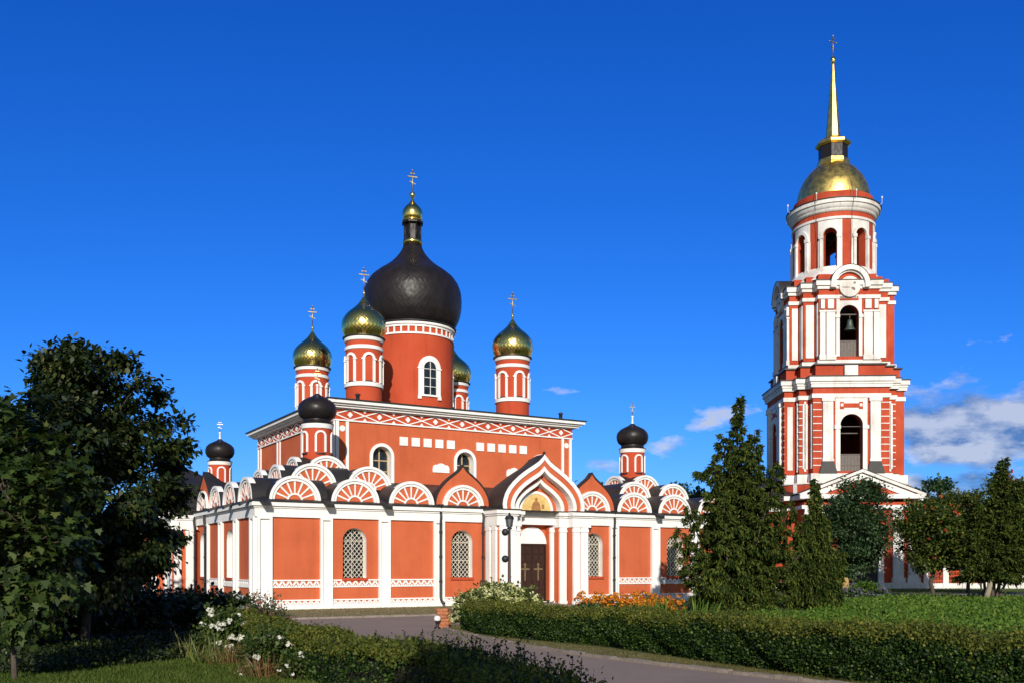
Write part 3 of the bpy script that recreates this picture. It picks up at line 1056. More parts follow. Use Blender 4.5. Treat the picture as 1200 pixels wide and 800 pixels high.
for q in range(4):
    a = q * PI / 2 + R(0)
    xf = cyl(DC[0], DC[1], RD, a)
    wn = arch_surround(xf, 0, .38, 11.55, 13.07, .31, 'drum_window', M['white'], church, .07)
    b = MB(xf)
    for sg in (-1, 1): b.box(sg * .62 - .10, sg * .62 + .10, -.10, .02, 11.30, 11.48)
    b.box(-.70, .70, -.09, .02, 11.46, 11.56, 8)
    b.build('sill', M['white'], wn)
    b = MB(xf); b.prism(arch(0, .37, 11.55, 13.05), -.045, -.03); b.build('pane', M['glass'], wn)
    b = MB(xf); b.box(-.02, .02, -.065, -.04, 11.55, 13.4)
    for z in (12.0, 12.5, 13.0): b.box(-.36, .36, -.062, -.03, z, z + .035, 4)
    b.build('sash', M['mullion'], wn)

m = MB()
prof = [(2.36, 15.74), (2.58, 15.98), (2.78, 16.4), (2.88, 16.9), (2.905, 17.4), (2.86, 17.9), (2.70, 18.35), (2.42, 18.75), (2.02, 19.08),
        (1.60, 19.36), (1.22, 19.66), (.92, 19.98), (.68, 20.3), (.55, 20.6)]
m.lathe([[(r * .994, z) for r, z in prof]], 80, DC)
m.diamonds(dense(prof, 43), 62, DC)
dm = m.build('black_dome', M['blackdome'], church)
m = MB()
m.lathe([[(.55, 20.58), (.60, 20.62)], [(.60, 20.62), (.43, 20.8)], [(.43, 20.8), (.43, 21.88)], [(.43, 21.88), (.66, 21.95)], [(.66, 21.95), (.66, 22.02)], [(.66, 22.02), (.3, 22.1)]], 8, DC, False)
for q in range(8):
    an = 2 * PI * q / 8
    m.tube([(DC[0] + .50 * math.cos(an), DC[1] + .50 * math.sin(an), 20.9), (DC[0] + .50 * math.cos(an), DC[1] + .50 * math.sin(an), 21.9)], .045, 6)
m.build('lantern', M['blackdome'], dm)
m = MB()
m.lathe([[(.50, 20.72), (.58, 20.76), (.60, 20.86), (.56, 20.96), (.46, 21.0)]], 32, DC); m.build('gilded_collar', M['gold'], dm)
m = MB()
m.lathe([[(.50, 22.04), (.62, 22.08), (.62, 22.14), (.5, 22.18)]], 32, DC)
m.lathe([onion(.60, 1.35, 22.14, .75, .06)], 32, DC)
m.lathe([[(.05, 23.4), (.15, 23.62), (.17, 23.72), (.12, 23.82), (.03, 23.86)]], 14, DC)
m.build('gilded_finial', M['gold'], dm)
m = MB(); cross_mesh(m, DC[0], DC[1], 23.75, 1.4, (math.cos(-TH + .35), math.sin(-TH + .35))); m.build('dome_cross', M['cross'], dm)


def gilded(c):
    r = .95
    m = MB()
    m.lathe([[(r, 9.9), (r, 13.75)]], 48, c)
    o = m.build('gilded_cupola', M['red'], church)
    m = MB()
    m.lathe([[(r, 11.12), (r + .08, 11.15)], [(r + .08, 11.15), (r + .08, 11.33)], [(r + .08, 11.33), (r, 11.38)]], 48, c)
    m.build('base_moulding', M['white'], o)
    m = MB()
    m.lathe([[(r, 13.06), (r + .06, 13.09)], [(r + .06, 13.09), (r + .06, 13.24)], [(r + .06, 13.24), (r, 13.28)],
             [(r, 13.50), (r + .07, 13.53)], [(r + .07, 13.53), (r + .10, 13.70)], [(r + .10, 13.70), (r - .2, 13.72)]], 48, c)
    m.build('moulding', M['white'], o)
    m = MB(); m.lathe([[(r - .1, 13.722), (r + .17, 13.725)], [(r + .17, 13.725), (r + .17, 13.76)], [(r + .17, 13.76), (r - .1, 13.79)]], 48, c)
    m.build('flashing', M['roof'], o)
    for q in range(6):
        xf = cyl(c[0], c[1], r, 2 * PI * q / 6 + R(-6))
        arch_surround(xf, 0, .20, 11.38, 12.56, .125, 'arch_frame', M['white'], o, .08)
    for q in range(6):
        xf = cyl(c[0], c[1], r, 2 * PI * q / 6 + R(-6))
        m = MB(xf); m.box(-.19, .19, -.03, .0, 11.38, 11.43, 4); m.build('niche_sill', M['iron'], o)
    m = MB(); m.lathe([onion(1.165, 2.22, 13.755, .86, .035)], 40, c); m.diamonds(dense(onion(1.18, 2.22, 13.76, .86, .035), 25), 34, c)
    m.build('onion_dome', M['gold'], o)
    m = MB(); m.lathe([[(.035, 15.85), (.05, 16.1), (.09, 16.16), (.05, 16.22), (.03, 16.3)]], 10, c)
    cross_mesh(m, c[0], c[1], 16.2, 1.3, (math.cos(-TH + .35), math.sin(-TH + .35)))
    m.build('cross', M['cross'], o)


for c in ((8.2, 8.95), (17.3, 8.95), (8.3, 17.5), (17.85, 17.5)): gilded(c)


def black(c):
    r = .66
    m = MB(); m.lathe([[(r, 5.9), (r, 8.15)]], 36, c)
    o = m.build('black_cupola', M['red'], church)
    m = MB(); m.lathe([[(r, 8.05), (r + .05, 8.07)], [(r + .05, 8.07), (r + .08, 8.27)], [(r + .08, 8.27), (r - .1, 8.28)]], 36, c)
    m.build('moulding', M['white'], o)
    for q in range(5):
        xf = cyl(c[0], c[1], r, 2 * PI * q / 5 + R(-6))
        arch_surround(xf, 0, .17, 6.98, 7.70, .085, 'arch_frame', M['white'], o, .055, False)
        m = MB(xf); m.box(-.19, .19, -.06, .0, 6.88, 6.94, 4); m.build('niche_sill', M['iron'], o)
    m = MB()
    m.lathe([[(r + .10, 8.285), (r + .10, 8.31)], [(r + .10, 8.31), (r - .02, 8.36), (r - .04, 8.50)], [(r - .04, 8.50), (.78, 8.62), (.87, 8.82), (.885, 9.02), (.82, 9.22), (.66, 9.38), (.44, 9.50), (.22, 9.60), (.07, 9.72)]], 20, c)
    m.build('onion_dome', M['blackdome'], o)
    m = MB(); m.lathe([[(.10, 9.62), (.055, 9.8), (.05, 10.05), (.085, 10.1), (.04, 10.16)]], 10, c); m.build('finial', M['white'], o)
    m = MB(); cross_mesh(m, c[0], c[1], 10.0, .88, (math.cos(-TH + .2), math.sin(-TH + .2))); m.build('cross', M['cross'], o)


for c in ((3.9, 3.9), (S - 3.95, 3.9), (3.9, S - 3.95)): black(c)

# ------------------------------------------------------------------ bell tower
TC = (28.4, 85.0)
tower = empty('bell_tower', (*TC, 0), R(-2.0), 'tall red and white bell tower with a gilded dome and needle spire', 'bell tower')


def face_xf(k, dist):
    """facade coordinates (x along the face, depth inward from the plane at dist) of side k: 0 front, 1 left, 2 back, 3 right"""
    a = (0, -PI / 2, PI, PI / 2)[k]
    ca, sa = math.cos(a), math.sin(a)
    def f(x, y, z):
        px, py = x, -dist + y
        return (px * ca - py * sa, px * sa + py * ca, z)
    return f


def tbuild(m, name, mat, parent=None):
    return m.build(name, M[mat], parent or tower)


# --- ground storey
gb = MB()
gb.box(-5.3, 5.3, -5.3, 5.3, 0, 7.25)
gb.box(-4.55, 4.55, -7.6, -5.3, 0, 7.0)
gb.box(-7.6, -5.3, -4.0, 4.0, 0, 7.0)
tbuild(gb, 'ground_storey', 'towerred')
gc = MB()
for (x0, x1, y0, y1) in ((-5.5, 5.5, -5.5, 5.5), (-4.8, 4.8, -7.85, -5.55), (-7.85, -5.55, -4.2, 4.2)):
    gc.box(x0, x1, y0, y1, 6.45, 6.75); gc.box(x0 - .2, x1 + .2, y0 - .2, y1 + .2, 7.26, 7.62); gc.box(x0 - .1, x1 + .1, y0 - .1, y1 + .1, 0, .5)
tbuild(gc, 'string_course', 'towerwhite')
ga = MB()
ga.lathe([[(6.3, 7.62), (6.3, 8.75)], [(6.3, 8.75), (5.0, 8.9)]], 48)
tbuild(ga, 'attic', 'towerred')
ga = MB()
ga.lathe([[(6.3, 7.62), (6.38, 7.63)], [(6.38, 7.63), (6.38, 7.8)], [(6.38, 7.8), (6.3, 7.82)], [(6.32, 8.66), (6.4, 8.68)], [(6.4, 8.68), (6.4, 8.78)], [(6.4, 8.78), (6.2, 8.8)]], 48)
for q in range(24):
    ga.xf = cyl(0, 0, 6.3, 2 * PI * q / 24); ga.box(-.16, .16, -.07, .02, 7.8, 8.68, 3)
tbuild(ga, 'attic_trim', 'towerwhite')
for k in (0, 1):
    xf = face_xf(k, 7.6)
    for x in (-4.1, -2.9, 2.9, 4.1):
        m = MB(xf); m.box(x - .42, x + .42, -.22, 0, .5, 5.9); m.box(x - .5, x + .5, -.28, 0, 5.9, 6.15); m.box(x - .46, x + .46, -.25, 0, 6.15, 6.45)
        m.box(x - .52, x + .52, -.3, 0, .45, .9); tbuild(m, 'portico_column', 'towerwhite')
    m = MB(xf); m.ring(arch(0, 1.75, .5, 3.9), arch(0, 1.3, .5, 3.9), -.2, 0); tbuild(m, 'portal_frame', 'towerwhite')
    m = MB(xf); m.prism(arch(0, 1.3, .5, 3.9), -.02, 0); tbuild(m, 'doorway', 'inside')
    # pediment
    m = MB(xf); m.prism([(-4.75, 7.63), (4.75, 7.63), (0, 9.25)], -.05, 3.2); pd = tbuild(m, 'pediment', 'towerred')
    m = MB(xf)
    for (a0, a1) in ((.0, .24), (.34, .80)):
        hh = lambda t, o: (t, 9.55 - abs(t) * .36 - o)
        L = [(-5.15, 7.64), (0, 9.62), (5.15, 7.64)]
        out = [(x * (1 - a0 * .0), z - a0) for x, z in L]; inn = [(x, z - a1) for x, z in L]
        out = [(max(-5.1, min(5.1, x)), max(7.63, z)) for x, z in out]; inn = [(x, max(7.62, z)) for x, z in inn]
        if a0: out = [(-4.25, 7.64), (0, 9.62 - a0), (4.25, 7.64)]; inn = [(-3.05, 7.64), (0, 9.62 - a1), (3.05, 7.64)]
        else: inn = [(-4.5, 7.64), (0, 9.62 - a1), (4.5, 7.64)]
        m.ring(out, inn, -.38 if not a0 else -.18, 0)
    m.build('raking_cornice', M['towerwhite'], pd)
    m = MB(xf); m.add([(-5.2, -.42, 7.66), (0, -.42, 9.66), (5.2, -.42, 7.66), (-5.2, 3.3, 7.66), (0, 3.3, 9.66), (5.2, 3.3, 7.66)], [(0, 1, 4, 3), (1, 2, 5, 4)])
    m.build('pediment_roof', M['roof'], pd)


def tier(z0, z1, pier, bay, bw, opw, sill, spring, rust, name):
    """a storey: corner piers at +-pier, front bays of half width bw standing out to +-bay"""
    o = MB()
    for k in range(4):
        xf = face_xf(k, bay)
        o.xf = xf
        o.wall(-bw, bw, z0, z1, 0, [(0, opw, sill, spring)] if k in (0, 1, 2) else [], .75, True)
        for sg in (-1, 1):                       # cheeks of the bay and faces of the corner piers
            o.add([(sg * bw, 0, z0), (sg * bw, bay - pier, z0), (sg * bw, bay - pier, z1), (sg * bw, 0, z1)], [(0, 1, 2, 3)])
            o.add([(sg * bw, bay - pier, z0), (sg * pier, bay - pier, z0), (sg * pier, bay - pier, z1), (sg * bw, bay - pier, z1)], [(0, 1, 2, 3)])
    o.xf = IDENT
    t = tbuild(o, name, 'towerred')
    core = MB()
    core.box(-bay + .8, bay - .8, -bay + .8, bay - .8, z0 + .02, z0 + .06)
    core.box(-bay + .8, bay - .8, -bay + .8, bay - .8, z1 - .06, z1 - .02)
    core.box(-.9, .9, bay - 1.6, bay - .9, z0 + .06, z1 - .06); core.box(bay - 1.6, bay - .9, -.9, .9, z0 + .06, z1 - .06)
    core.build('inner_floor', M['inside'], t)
    return t


def cross_slab(m, pier, bay, bw, e, z0, z1, chamfer=False):
    """slab that follows the cross shaped plan of a tier, e beyond the wall"""
    b, w_, p_ = bay + e, bw + e, pier + e
    pts = []
    for (q, r_) in ((1, 0),):
        pass
    P = [(-w_, -b), (w_, -b), (w_, -p_), (p_, -p_), (p_, -w_), (b, -w_), (b, w_), (p_, w_), (p_, p_), (w_, p_), (w_, b), (-w_, b), (-w_, p_), (-p_, p_), (-p_, w_), (-b, w_), (-b, -w_), (-p_, -w_), (-p_, -p_), (-w_, -p_)]
    n = len(P)
    V = [(x, y, z0) for x, y in P] + [(x, y, z1) for x, y in P]
    m.add(V, [tuple(range(n - 1, -1, -1)), tuple(range(n, 2 * n))] + [(i, (i + 1) % n, n + (i + 1) % n, n + i) for i in range(n)])


# --- first tier
T1 = dict(pier=4.02, bay=5.05, bw=3.15)
m = MB(); cross_slab(m, 4.02, 5.05, 3.15, .22, 8.7, 9.55); tbuild(m, 'base_course', 'towerwhite')
t1 = tier(9.55, 16.75, 4.02, 5.05, 3.15, .93, 9.75, 13.55, True, 'lower_tier')
m = MB()
cross_slab(m, 4.02, 5.05, 3.15, .10, 15.85, 16.2); cross_slab(m, 4.02, 5.05, 3.15, .18, 16.72, 17.0); cross_slab(m, 4.02, 5.05, 3.15, .24, 17.0, 17.2); cross_slab(m, 4.02, 5.05, 3.15, .36, 17.2, 17.58)
tbuild(m, 'tier_cornice', 'towerwhite')
m = MB(); cross_slab(m, 4.02, 5.05, 3.15, .43, 17.583, 17.66); tbuild(m, 'tier_flashing', 'roof')
m = MB(); cross_slab(m, 3.75, 4.7, 2.75, .12, 17.66, 18.62); tbuild(m, 'tier_attic', 'towerred')
m = MB(); cross_slab(m, 3.75, 4.7, 2.75, .28, 18.622, 18.74); tbuild(m, 'tier_flashing', 'roof')
for k in (0, 1):
    xf = face_xf(k, 5.05)
    for sg in (-1, 1):
        m = MB(xf); m.box(sg * 1.95 - .42, sg * 1.95 + .42, -.22, 0, 10.75, 15.55); m.box(sg * 1.95 - .52, sg * 1.95 + .52, -.30, 0, 15.55, 15.85)
        m.box(sg * 1.95 - .47, sg * 1.95 + .47, -.26, 0, 10.55, 10.75)
        tbuild(m, 'pilaster', 'towerwhite')
        m = MB(xf)
        m.add([(sg * 1.95 - .75, -.32, 9.56), (sg * 1.95 + .75, -.32, 9.56), (sg * 1.95 + .75, 0, 9.56), (sg * 1.95 - .75, 0, 9.56),
               (sg * 1.95 - .46, -.25, 10.54), (sg * 1.95 + .46, -.25, 10.54), (sg * 1.95 + .46, 0, 10.54), (sg * 1.95 - .46, 0, 10.54)],
              [(0, 1, 5, 4), (1, 2, 6, 5), (3, 0, 4, 7), (4, 5, 6, 7)])
        tbuild(m, 'pilaster_base', 'roof')
        m = MB(xf)      # rustication lines
        for q in range(10):
            z = 10.2 + q * .58
            xa, xb = sorted((sg * 2.42, sg * 3.15)); m.box(xa, xb, -.045, 0, z, z + .07)
        tbuild(m, 'rusticated_joints', 'towerwhite')
        pf = face_xf(k, 4.02)
        m = MB(pf); xa, xb = sorted((sg * 3.34, sg * 3.74)); m.box(xa, xb, -.10, 0, 10.0, 15.5); m.box(xa + .12, xb - .12, -.10, 0, 9.8, 15.7)
        tbuild(m, 'pier_panel', 'towerwhite')
        m = MB(pf)
        for q in range(10):
            z = 10.2 + q * .58
            xa, xb = sorted((sg * 3.76, sg * 4.02)); m.box(xa, xb, -.04, 0, z, z + .07)
        tbuild(m, 'rusticated_joints', 'towerwhite')
        # panel on the cheek of the bay
        m = MB(xf); xa, xb = sorted((sg * 3.15, sg * 3.21)); m.box(xa, xb, .25, .7, 10.0, 15.4); tbuild(m, 'cheek_panel', 'towerwhite')
    m = MB(xf)
    m.ring([(-1.32, 9.75), (-1.32, 15.82), (1.32, 15.82), (1.32, 9.75)], [(-1.30, 9.75), (-1.30, 15.6), (1.30, 15.6), (1.30, 9.75)], -.05, 0)
    # white field round the arch
    m.wall(-1.32, 1.32, 13.2, 15.82, -.055, [(0, .93, 13.2, 13.55)])
    for sg in (-1, 1):
        xa, xb = sorted((sg * .93, sg * 1.30)); m.box(xa, xb, -.13, 0, 9.75, 13.25); xa, xb = sorted((sg * .90, sg * 1.42)); m.box(xa, xb, -.2, 0, 13.25, 13.55)
    m.ring(arch(0, 1.28, 13.55, 13.55, 20), arch(0, .93, 13.55, 13.55, 20), -.14, 0)
    tbuild(m, 'arch_frame', 'towerwhite')
    m = MB(xf); m.box(-.95, .95, -.09, -.05, 15.02, 15.38); m.box(-.95, -.62, -.092, -.05, 14.9, 15.5); m.box(.62, .95, -.092, -.05, 14.9, 15.5); o = tbuild(m, 'name_panel', 'towerred')
    m = MB(xf)
    for sg in (-1, 1): m.box(sg * .78 - .11, sg * .78 + .11, -.12, -.05, 15.12, 15.36)
    m.build('panel_stud', M['towerwhite'], o)
    m = MB(xf)
    for q in range(7): m.box(-.92 + q * .264, -.92 + q * .264 + .25, .5, .56, 9.76, 11.15)
    m.box(-.92, .92, .46, .52, 10.3, 10.4); m.box(-.92, .92, .46, .6, 11.15, 11.22)
    tbuild(m, 'balustrade', 'board')
    m = MB(xf); m.tube([(-.93, .4, 13.5), (.93, .4, 13.5)], .035, 6); m.tube([(-.8, .9, 13.0), (.8, .9, 13.0)], .05, 6); tbuild(m, 'tie_bar', 'board')
    m = MB(xf); m.box(-.55, .55, -.06, .12, 17.72, 18.55); m.xf = face_xf(k, 4.85); tbuild(m, 'attic_panel', 'towerwhite')

# --- second tier
m = MB(); cross_slab(m, 3.55, 4.45, 2.5, .14, 18.75, 19.1); tbuild(m, 'base_course', 'towerwhite')
t2 = tier(19.1, 25.3, 3.55, 4.45, 2.5, .80, 19.4, 22.85, False, 'upper_tier')
m = MB()
cross_slab(m, 3.55, 4.45, 2.5, .10, 24.2, 24.5)
tbuild(m, 'tier_band', 'towerwhite')
m = MB()
cross_slab(m, 3.55, 4.45, 2.5, .14, 25.0, 25.28); cross_slab(m, 3.55, 4.45, 2.5, .28, 25.28, 25.68)
tbuild(m, 'tier_cornice', 'towerwhite')
m = MB(); cross_slab(m, 3.55, 4.45, 2.5, .34, 25.683, 25.75); tbuild(m, 'tier_flashing', 'roof')
m = MB(); cross_slab(m, 3.1, 3.9, 2.3, .12, 25.75, 26.4); tbuild(m, 'tier_attic', 'towerred')
m = MB(); m.lathe([[(4.3, 26.1), (3.4, 27.35)]], 48); tbuild(m, 'sloping_skirt', 'towerwhite')
for k in (0, 1):
    xf = face_xf(k, 4.45)
    for sg in (-1, 1):
        for x, hw in ((1.55, .36), (2.22, .22)):
            m = MB(xf); m.box(sg * x - hw, sg * x + hw, -.20, 0, 19.2, 23.05); m.box(sg * x - hw - .07, sg * x + hw + .07, -.27, 0, 19.1, 19.5)
            m.box(sg * x - hw - .06, sg * x + hw + .06, -.25, 0, 23.05, 23.2)
            m.box(sg * x - hw * .7, sg * x + hw * .7, -.22, 0, 23.35, 24.1)
            tbuild(m, 'pilaster', 'towerwhite')
        pf = face_xf(k, 3.55)
        m = MB(pf); xa, xb = sorted((sg * 2.68, sg * 3.36)); m.box(xa, xb, -.09, 0, 19.45, 23.9); tbuild(m, 'pier_panel', 'towerwhite')
        m = MB(xf); xa, xb = sorted((sg * 2.5, sg * 2.56)); m.box(xa, xb, .2, .7, 19.5, 23.9); tbuild(m, 'cheek_panel', 'towerwhite')
    m = MB(xf)
    m.wall(-1.05, 1.05, 22.55, 24.6, -.055, [(0, .8, 22.55, 22.85)])
    for sg in (-1, 1):
        xa, xb = sorted((sg * .80, sg * 1.08)); m.box(xa, xb, -.12, 0, 19.4, 22.6); xa, xb = sorted((sg * .78, sg * 1.16)); m.box(xa, xb, -.18, 0, 22.6, 22.85)
    m.ring(arch(0, 1.06, 22.85, 22.85, 18), arch(0, .80, 22.85, 22.85, 18), -.12, 0)
    tbuild(m, 'arch_frame', 'towerwhite')
    m = MB(xf); m.box(-.78, .78, -.10, -.055, 24.05, 24.4); tbuild(m, 'name_panel', 'towerred')
    # arched hood over the clock face
    m = MB(xf)
    m.ring(arch(0, 1.62, 25.05, 25.3, 22), arch(0, 1.22, 25.05, 25.3, 22), -.52, .3)
    m.ring(arch(0, 1.22, 25.05, 25.3, 22), arch(0, 1.08, 25.05, 25.3, 22), -.30, .3)
    h = tbuild(m, 'arched_hood', 'towerwhite')
    m = MB(xf); m.shell(arch(0, 1.66, 25.65, 25.3, 22)[1:-1], -.56, 1.0); m.build('hood_flashing', M['roof'], h)
    m = MB(xf); m.prism(arch(0, 1.1, 24.5, 25.3, 22), -.06, .0); m.build('hood_field', M['towerred'], h)
    m = MB(xf); m.prism([(.86 * math.cos(q * PI / 16), 25.15 + .86 * math.sin(q * PI / 16)) for q in range(32)], -.30, .0); cf = tbuild(m, 'clock_face', 'towerwhite')
    m = MB(xf)
    m.prism([(.15 + .17 * math.cos(q * PI / 5) + .12, 25.15 + .15 * math.sin(q * PI / 6) - .2) for q in range(10)], -.31, -.29)
    m.prism([(.12 * math.cos(q * PI / 5) + .38, 25.45 + .10 * math.sin(q * PI / 5)) for q in range(10)], -.31, -.29)
    m.prism([(-.3 + .34 * math.cos(q * PI / 5), 25.08 + .045 * math.sin(q * PI / 5)) for q in range(10)], -.31, -.29)
    m.build('peeling_patch', M['sandpath'], cf)
    m = MB(xf)
    for q in range(6): m.box(-.78 + q * .262, -.78 + q * .262 + .25, .5, .55, 19.42, 20.75)
    m.box(-.8, .8, .46, .6, 20.75, 20.82); tbuild(m, 'balustrade', 'board')
    m = MB(xf); m.tube([(-.8, .35, 22.95), (.8, .35, 22.95)], .06, 6); tbuild(m, 'bell_beam', 'board')
    m = MB(xf)
    P3 = xf(.18, .35, 0)
    m.xf = IDENT
    m.lathe([[(0, 22.55), (.15, 22.53), (.22, 22.4), (.26, 22.1), (.33, 21.85), (.46, 21.68), (.48, 21.62), (.40, 21.62)]], 20, (P3[0], P3[1]))
    m.tube([(P3[0], P3[1], 22.5), (P3[0], P3[1], 22.95)], .04, 6)
    tbuild(m, 'bell', 'bell')

# --- round belfry
RB = 3.42
m = MB()
for q in range(8):
    xf = cyl(0, 0, RB, 2 * PI * q / 8 + R(22.5) + R(2))
    m.xf = xf
    arc = RB * PI / 4
    m.wall(-arc / 2, arc / 2, 26.5, 31.3, 0, [(0, .55, 27.2, 30.0)], .7, True, 3)
    xf2 = cyl(0, 0, RB - .7, 2 * PI * q / 8 + R(22.5) + R(2)); m.xf = xf2
    arc2 = (RB - .7) * PI / 4
    m.wall(-arc2 / 2, arc2 / 2, 26.5, 31.3, 0, [(0, .44, 27.2, 30.0)], nx=3)
m.xf = IDENT
m.lathe([[(RB, 31.3), (RB, 32.0)]], 64)
bf = tbuild(m, 'round_belfry', 'towerred')
for q in range(8):
    a = 2 * PI * q / 8 + R(22.5) + R(2)
    xf = cyl(0, 0, RB, a)
    m = MB(xf)
    m.wall(-.98, .98, 29.7, 31.25, -.05, [(0, .55, 29.7, 30.0)], nx=2)
    for sg in (-1, 1):
        xa, xb = sorted((sg * .55, sg * .98)); m.box(xa, xb, -.06, 0, 26.7, 29.7, 2)
        xa, xb = sorted((sg * .56, sg * .80)); m.box(xa, xb, -.22, 0, 27.0, 29.7, 2)
        xa, xb = sorted((sg * .52, sg * .88)); m.box(xa, xb, -.26, 0, 29.7, 29.98, 2)
        m.box(xa, xb, -.24, 0, 26.9, 27.2, 2)
    m.ring(arch(0, .80, 30.0, 30.0, 16), arch(0, .56, 30.0, 30.0, 16), -.16, 0)
    m.build('arch_frame', M['towerwhite'], bf)
m = MB()
m.lathe([[(RB, 31.25), (RB + .12, 31.3)], [(RB + .12, 31.3), (RB + .12, 31.5)], [(RB + .12, 31.5), (RB, 31.55)],
         [(RB, 31.95), (RB + .15, 32.0), (RB + .2, 32.2)], [(RB + .2, 32.2), (RB + .34, 32.3), (RB + .40, 32.55)], [(RB + .40, 32.55), (RB + .52, 32.6)], [(RB + .52, 32.6), (RB + .52, 32.92)]], 64)
m.build('belfry_cornice', M['towerwhite'], bf)
m = MB(); m.lathe([[(RB + .5, 32.925), (RB + .6, 32.93)], [(RB + .6, 32.93), (RB + .6, 32.98)], [(RB + .6, 32.98), (RB - .2, 33.2)]], 64); m.build('belfry_flashing', M['roof'], bf)
m = MB(); m.lathe([[(RB - .05, 33.05), (RB - .05, 33.75)], [(RB - .05, 33.75), (2.9, 33.8)]], 64); m.build('dome_base', M['towerred'], bf)
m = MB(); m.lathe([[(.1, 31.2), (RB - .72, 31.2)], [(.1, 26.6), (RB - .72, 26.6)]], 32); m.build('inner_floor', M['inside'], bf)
m = MB()
for (x, y, s_) in ((.2, -1.5, .8), (-1.2, -.6, .7), (1.3, .2, .75)):
    m.lathe([[(0, 29.9), (.2 * s_, 29.86), (.3 * s_, 29.6), (.36 * s_, 29.2), (.55 * s_, 28.75), (.6 * s_, 28.65), (.5 * s_, 28.65)]], 16, (x, y))
    m.tube([(x, y, 29.8), (x, y, 30.6)], .05, 5)
    b_ = m.build('belfry_bell', M['bell'], bf); m = MB()
m = MB()
for a in (0, PI / 2): m.tube([(2.6 * math.cos(a), 2.6 * math.sin(a), 30.6), (-2.6 * math.cos(a), -2.6 * math.sin(a), 30.6)], .09, 6)
m.tube([(-.3, -2.3, 26.7), (.45, -2.3, 28.7)], .06, 5); m.tube([(.9, -2.2, 26.7), (.35, -2.3, 28.7)], .06, 5); m.tube([(-.2, -2.3, 27.3), (.8, -2.3, 27.3)], .04, 5)
m.build('bell_beam', M['board'], bf)
for a in range(8):
    an = 2 * PI * a / 8 + R(10); x, y = (RB + .55) * math.cos(an), (RB + .55) * math.sin(an)
    m = MB(); m.tube([(x * .97, y * .97, 32.8), (x * 1.06, y * 1.06, 32.9), (x * 1.06, y * 1.06, 33.3)], .02, 5)
    m.lathe([[(0, 33.3), (.07, 33.34), (.07, 33.5), (0, 33.54)]], 7, (x * 1.06, y * 1.06)); m.build('spotlight', M['mullion'], bf)
m = MB()
for a, x0 in ((R(-38), 0), (R(8), 0)):
    pts = [((RB + q) * math.sin(a), -(RB + q) * math.cos(a), z) for q, z in ((.05, 34.4), (.62, 33.0), (.30, 31.6), (.1, 28.5), (.12, 26.9))]
    m.tube(pts, .018, 5); m.build('lightning_wire', M['iron'], bf); m = MB()
m = MB()
m.lathe([[(3.12, 33.78), (3.08, 34.4), (2.90, 35.1), (2.55, 35.85), (2.05, 36.5), (1.55, 36.95), (1.22, 37.2)]], 56)
gd = tbuild(m, 'gilded_dome', 'goldold')
m = MB()
m.lathe([[(1.35, 37.02), (1.42, 37.2)], [(1.42, 37.2), (1.36, 37.55)], [(1.30, 38.75), (1.52, 38.9)], [(1.52, 38.9), (1.52, 39.1)], [(1.52, 39.1), (.85, 39.55)]], 8, (0, 0), False, R(22.5))
m.build('gilded_collar', M['goldold'], gd)
m = MB(); m.lathe([[(1.24, 37.5), (1.24, 38.8)]], 8, (0, 0), False, R(22.5)); m.build('black_drum', M['blackdome'], gd)
m = MB(); m.lathe([[(.66, 39.4), (.10, 46.2)]], 8, (0, 0), False, R(22.5)); sp_ = tbuild(m, 'spire', 'goldold')
m = MB(); m.lathe([[(.06, 46.1), (.2, 46.3), (.23, 46.5), (.2, 46.7), (.05, 46.9)]], 14); m.build('orb', M['gold'], sp_)
m = MB(); cross_mesh(m, 0, 0, 46.7, 2.0, (math.cos(.5), math.sin(.5))); m.build('cross', M['cross'], sp_)

# ------------------------------------------------------------------ foliage tools
def np_mesh(name, V, faces_n, mat, parent=None, smooth=False, mats=None, mi=None):
    """V: (N*k, 3) vertices, faces made of consecutive runs of faces_n vertices"""
    me = bpy.data.meshes.new(name)
    n = len(V); nf = n // faces_n
    me.vertices.add(n); me.vertices.foreach_set('co', np.ascontiguousarray(V, dtype=np.float32).ravel())
    me.loops.add(n); me.loops.foreach_set('vertex_index', np.arange(n, dtype=np.int32))
    me.polygons.add(nf)
    me.polygons.foreach_set('loop_start', np.arange(nf, dtype=np.int32) * faces_n)
    me.polygons.foreach_set('loop_total', np.full(nf, faces_n, dtype=np.int32))
    for m in (mats or [mat]): me.materials.append(M[m])
    if mi is not None: me.polygons.foreach_set('material_index', np.asarray(mi, dtype=np.int32))
    me.update(); me.validate()
    o = bpy.data.objects.new(name, me); COL.objects.link(o)
    if parent: o.parent = parent
    return o


def unit(v):
    return v / np.maximum(np.linalg.norm(v, axis=1, keepdims=True), 1e-9)


LEAF = {
    'oval': np.array([(0, 0), (.30, .28), (.34, .55), (0, 1.0), (-.34, .55), (-.30, .28)]),
    'blade': np.array([(-.5, 0), (.5, 0), (.28, .6), (0, 1)]),
    'needle': np.array([(-.5, 0), (.5, 0), (.42, .7), (0, 1), (-.42, .7)]),
    'maple': np.array([(0, 0), (.22, .05), (.52, .02), (.36, .30), (.58, .52), (.25, .55), (.20, .72), (0, 1.05), (-.20, .72), (-.25, .55), (-.58, .52), (-.36, .30), (-.52, .02), (-.22, .05)]),
    'petal': np.array([(-.4, 0), (.4, 0), (.5, .6), (0, 1), (-.5, .6)]),
}


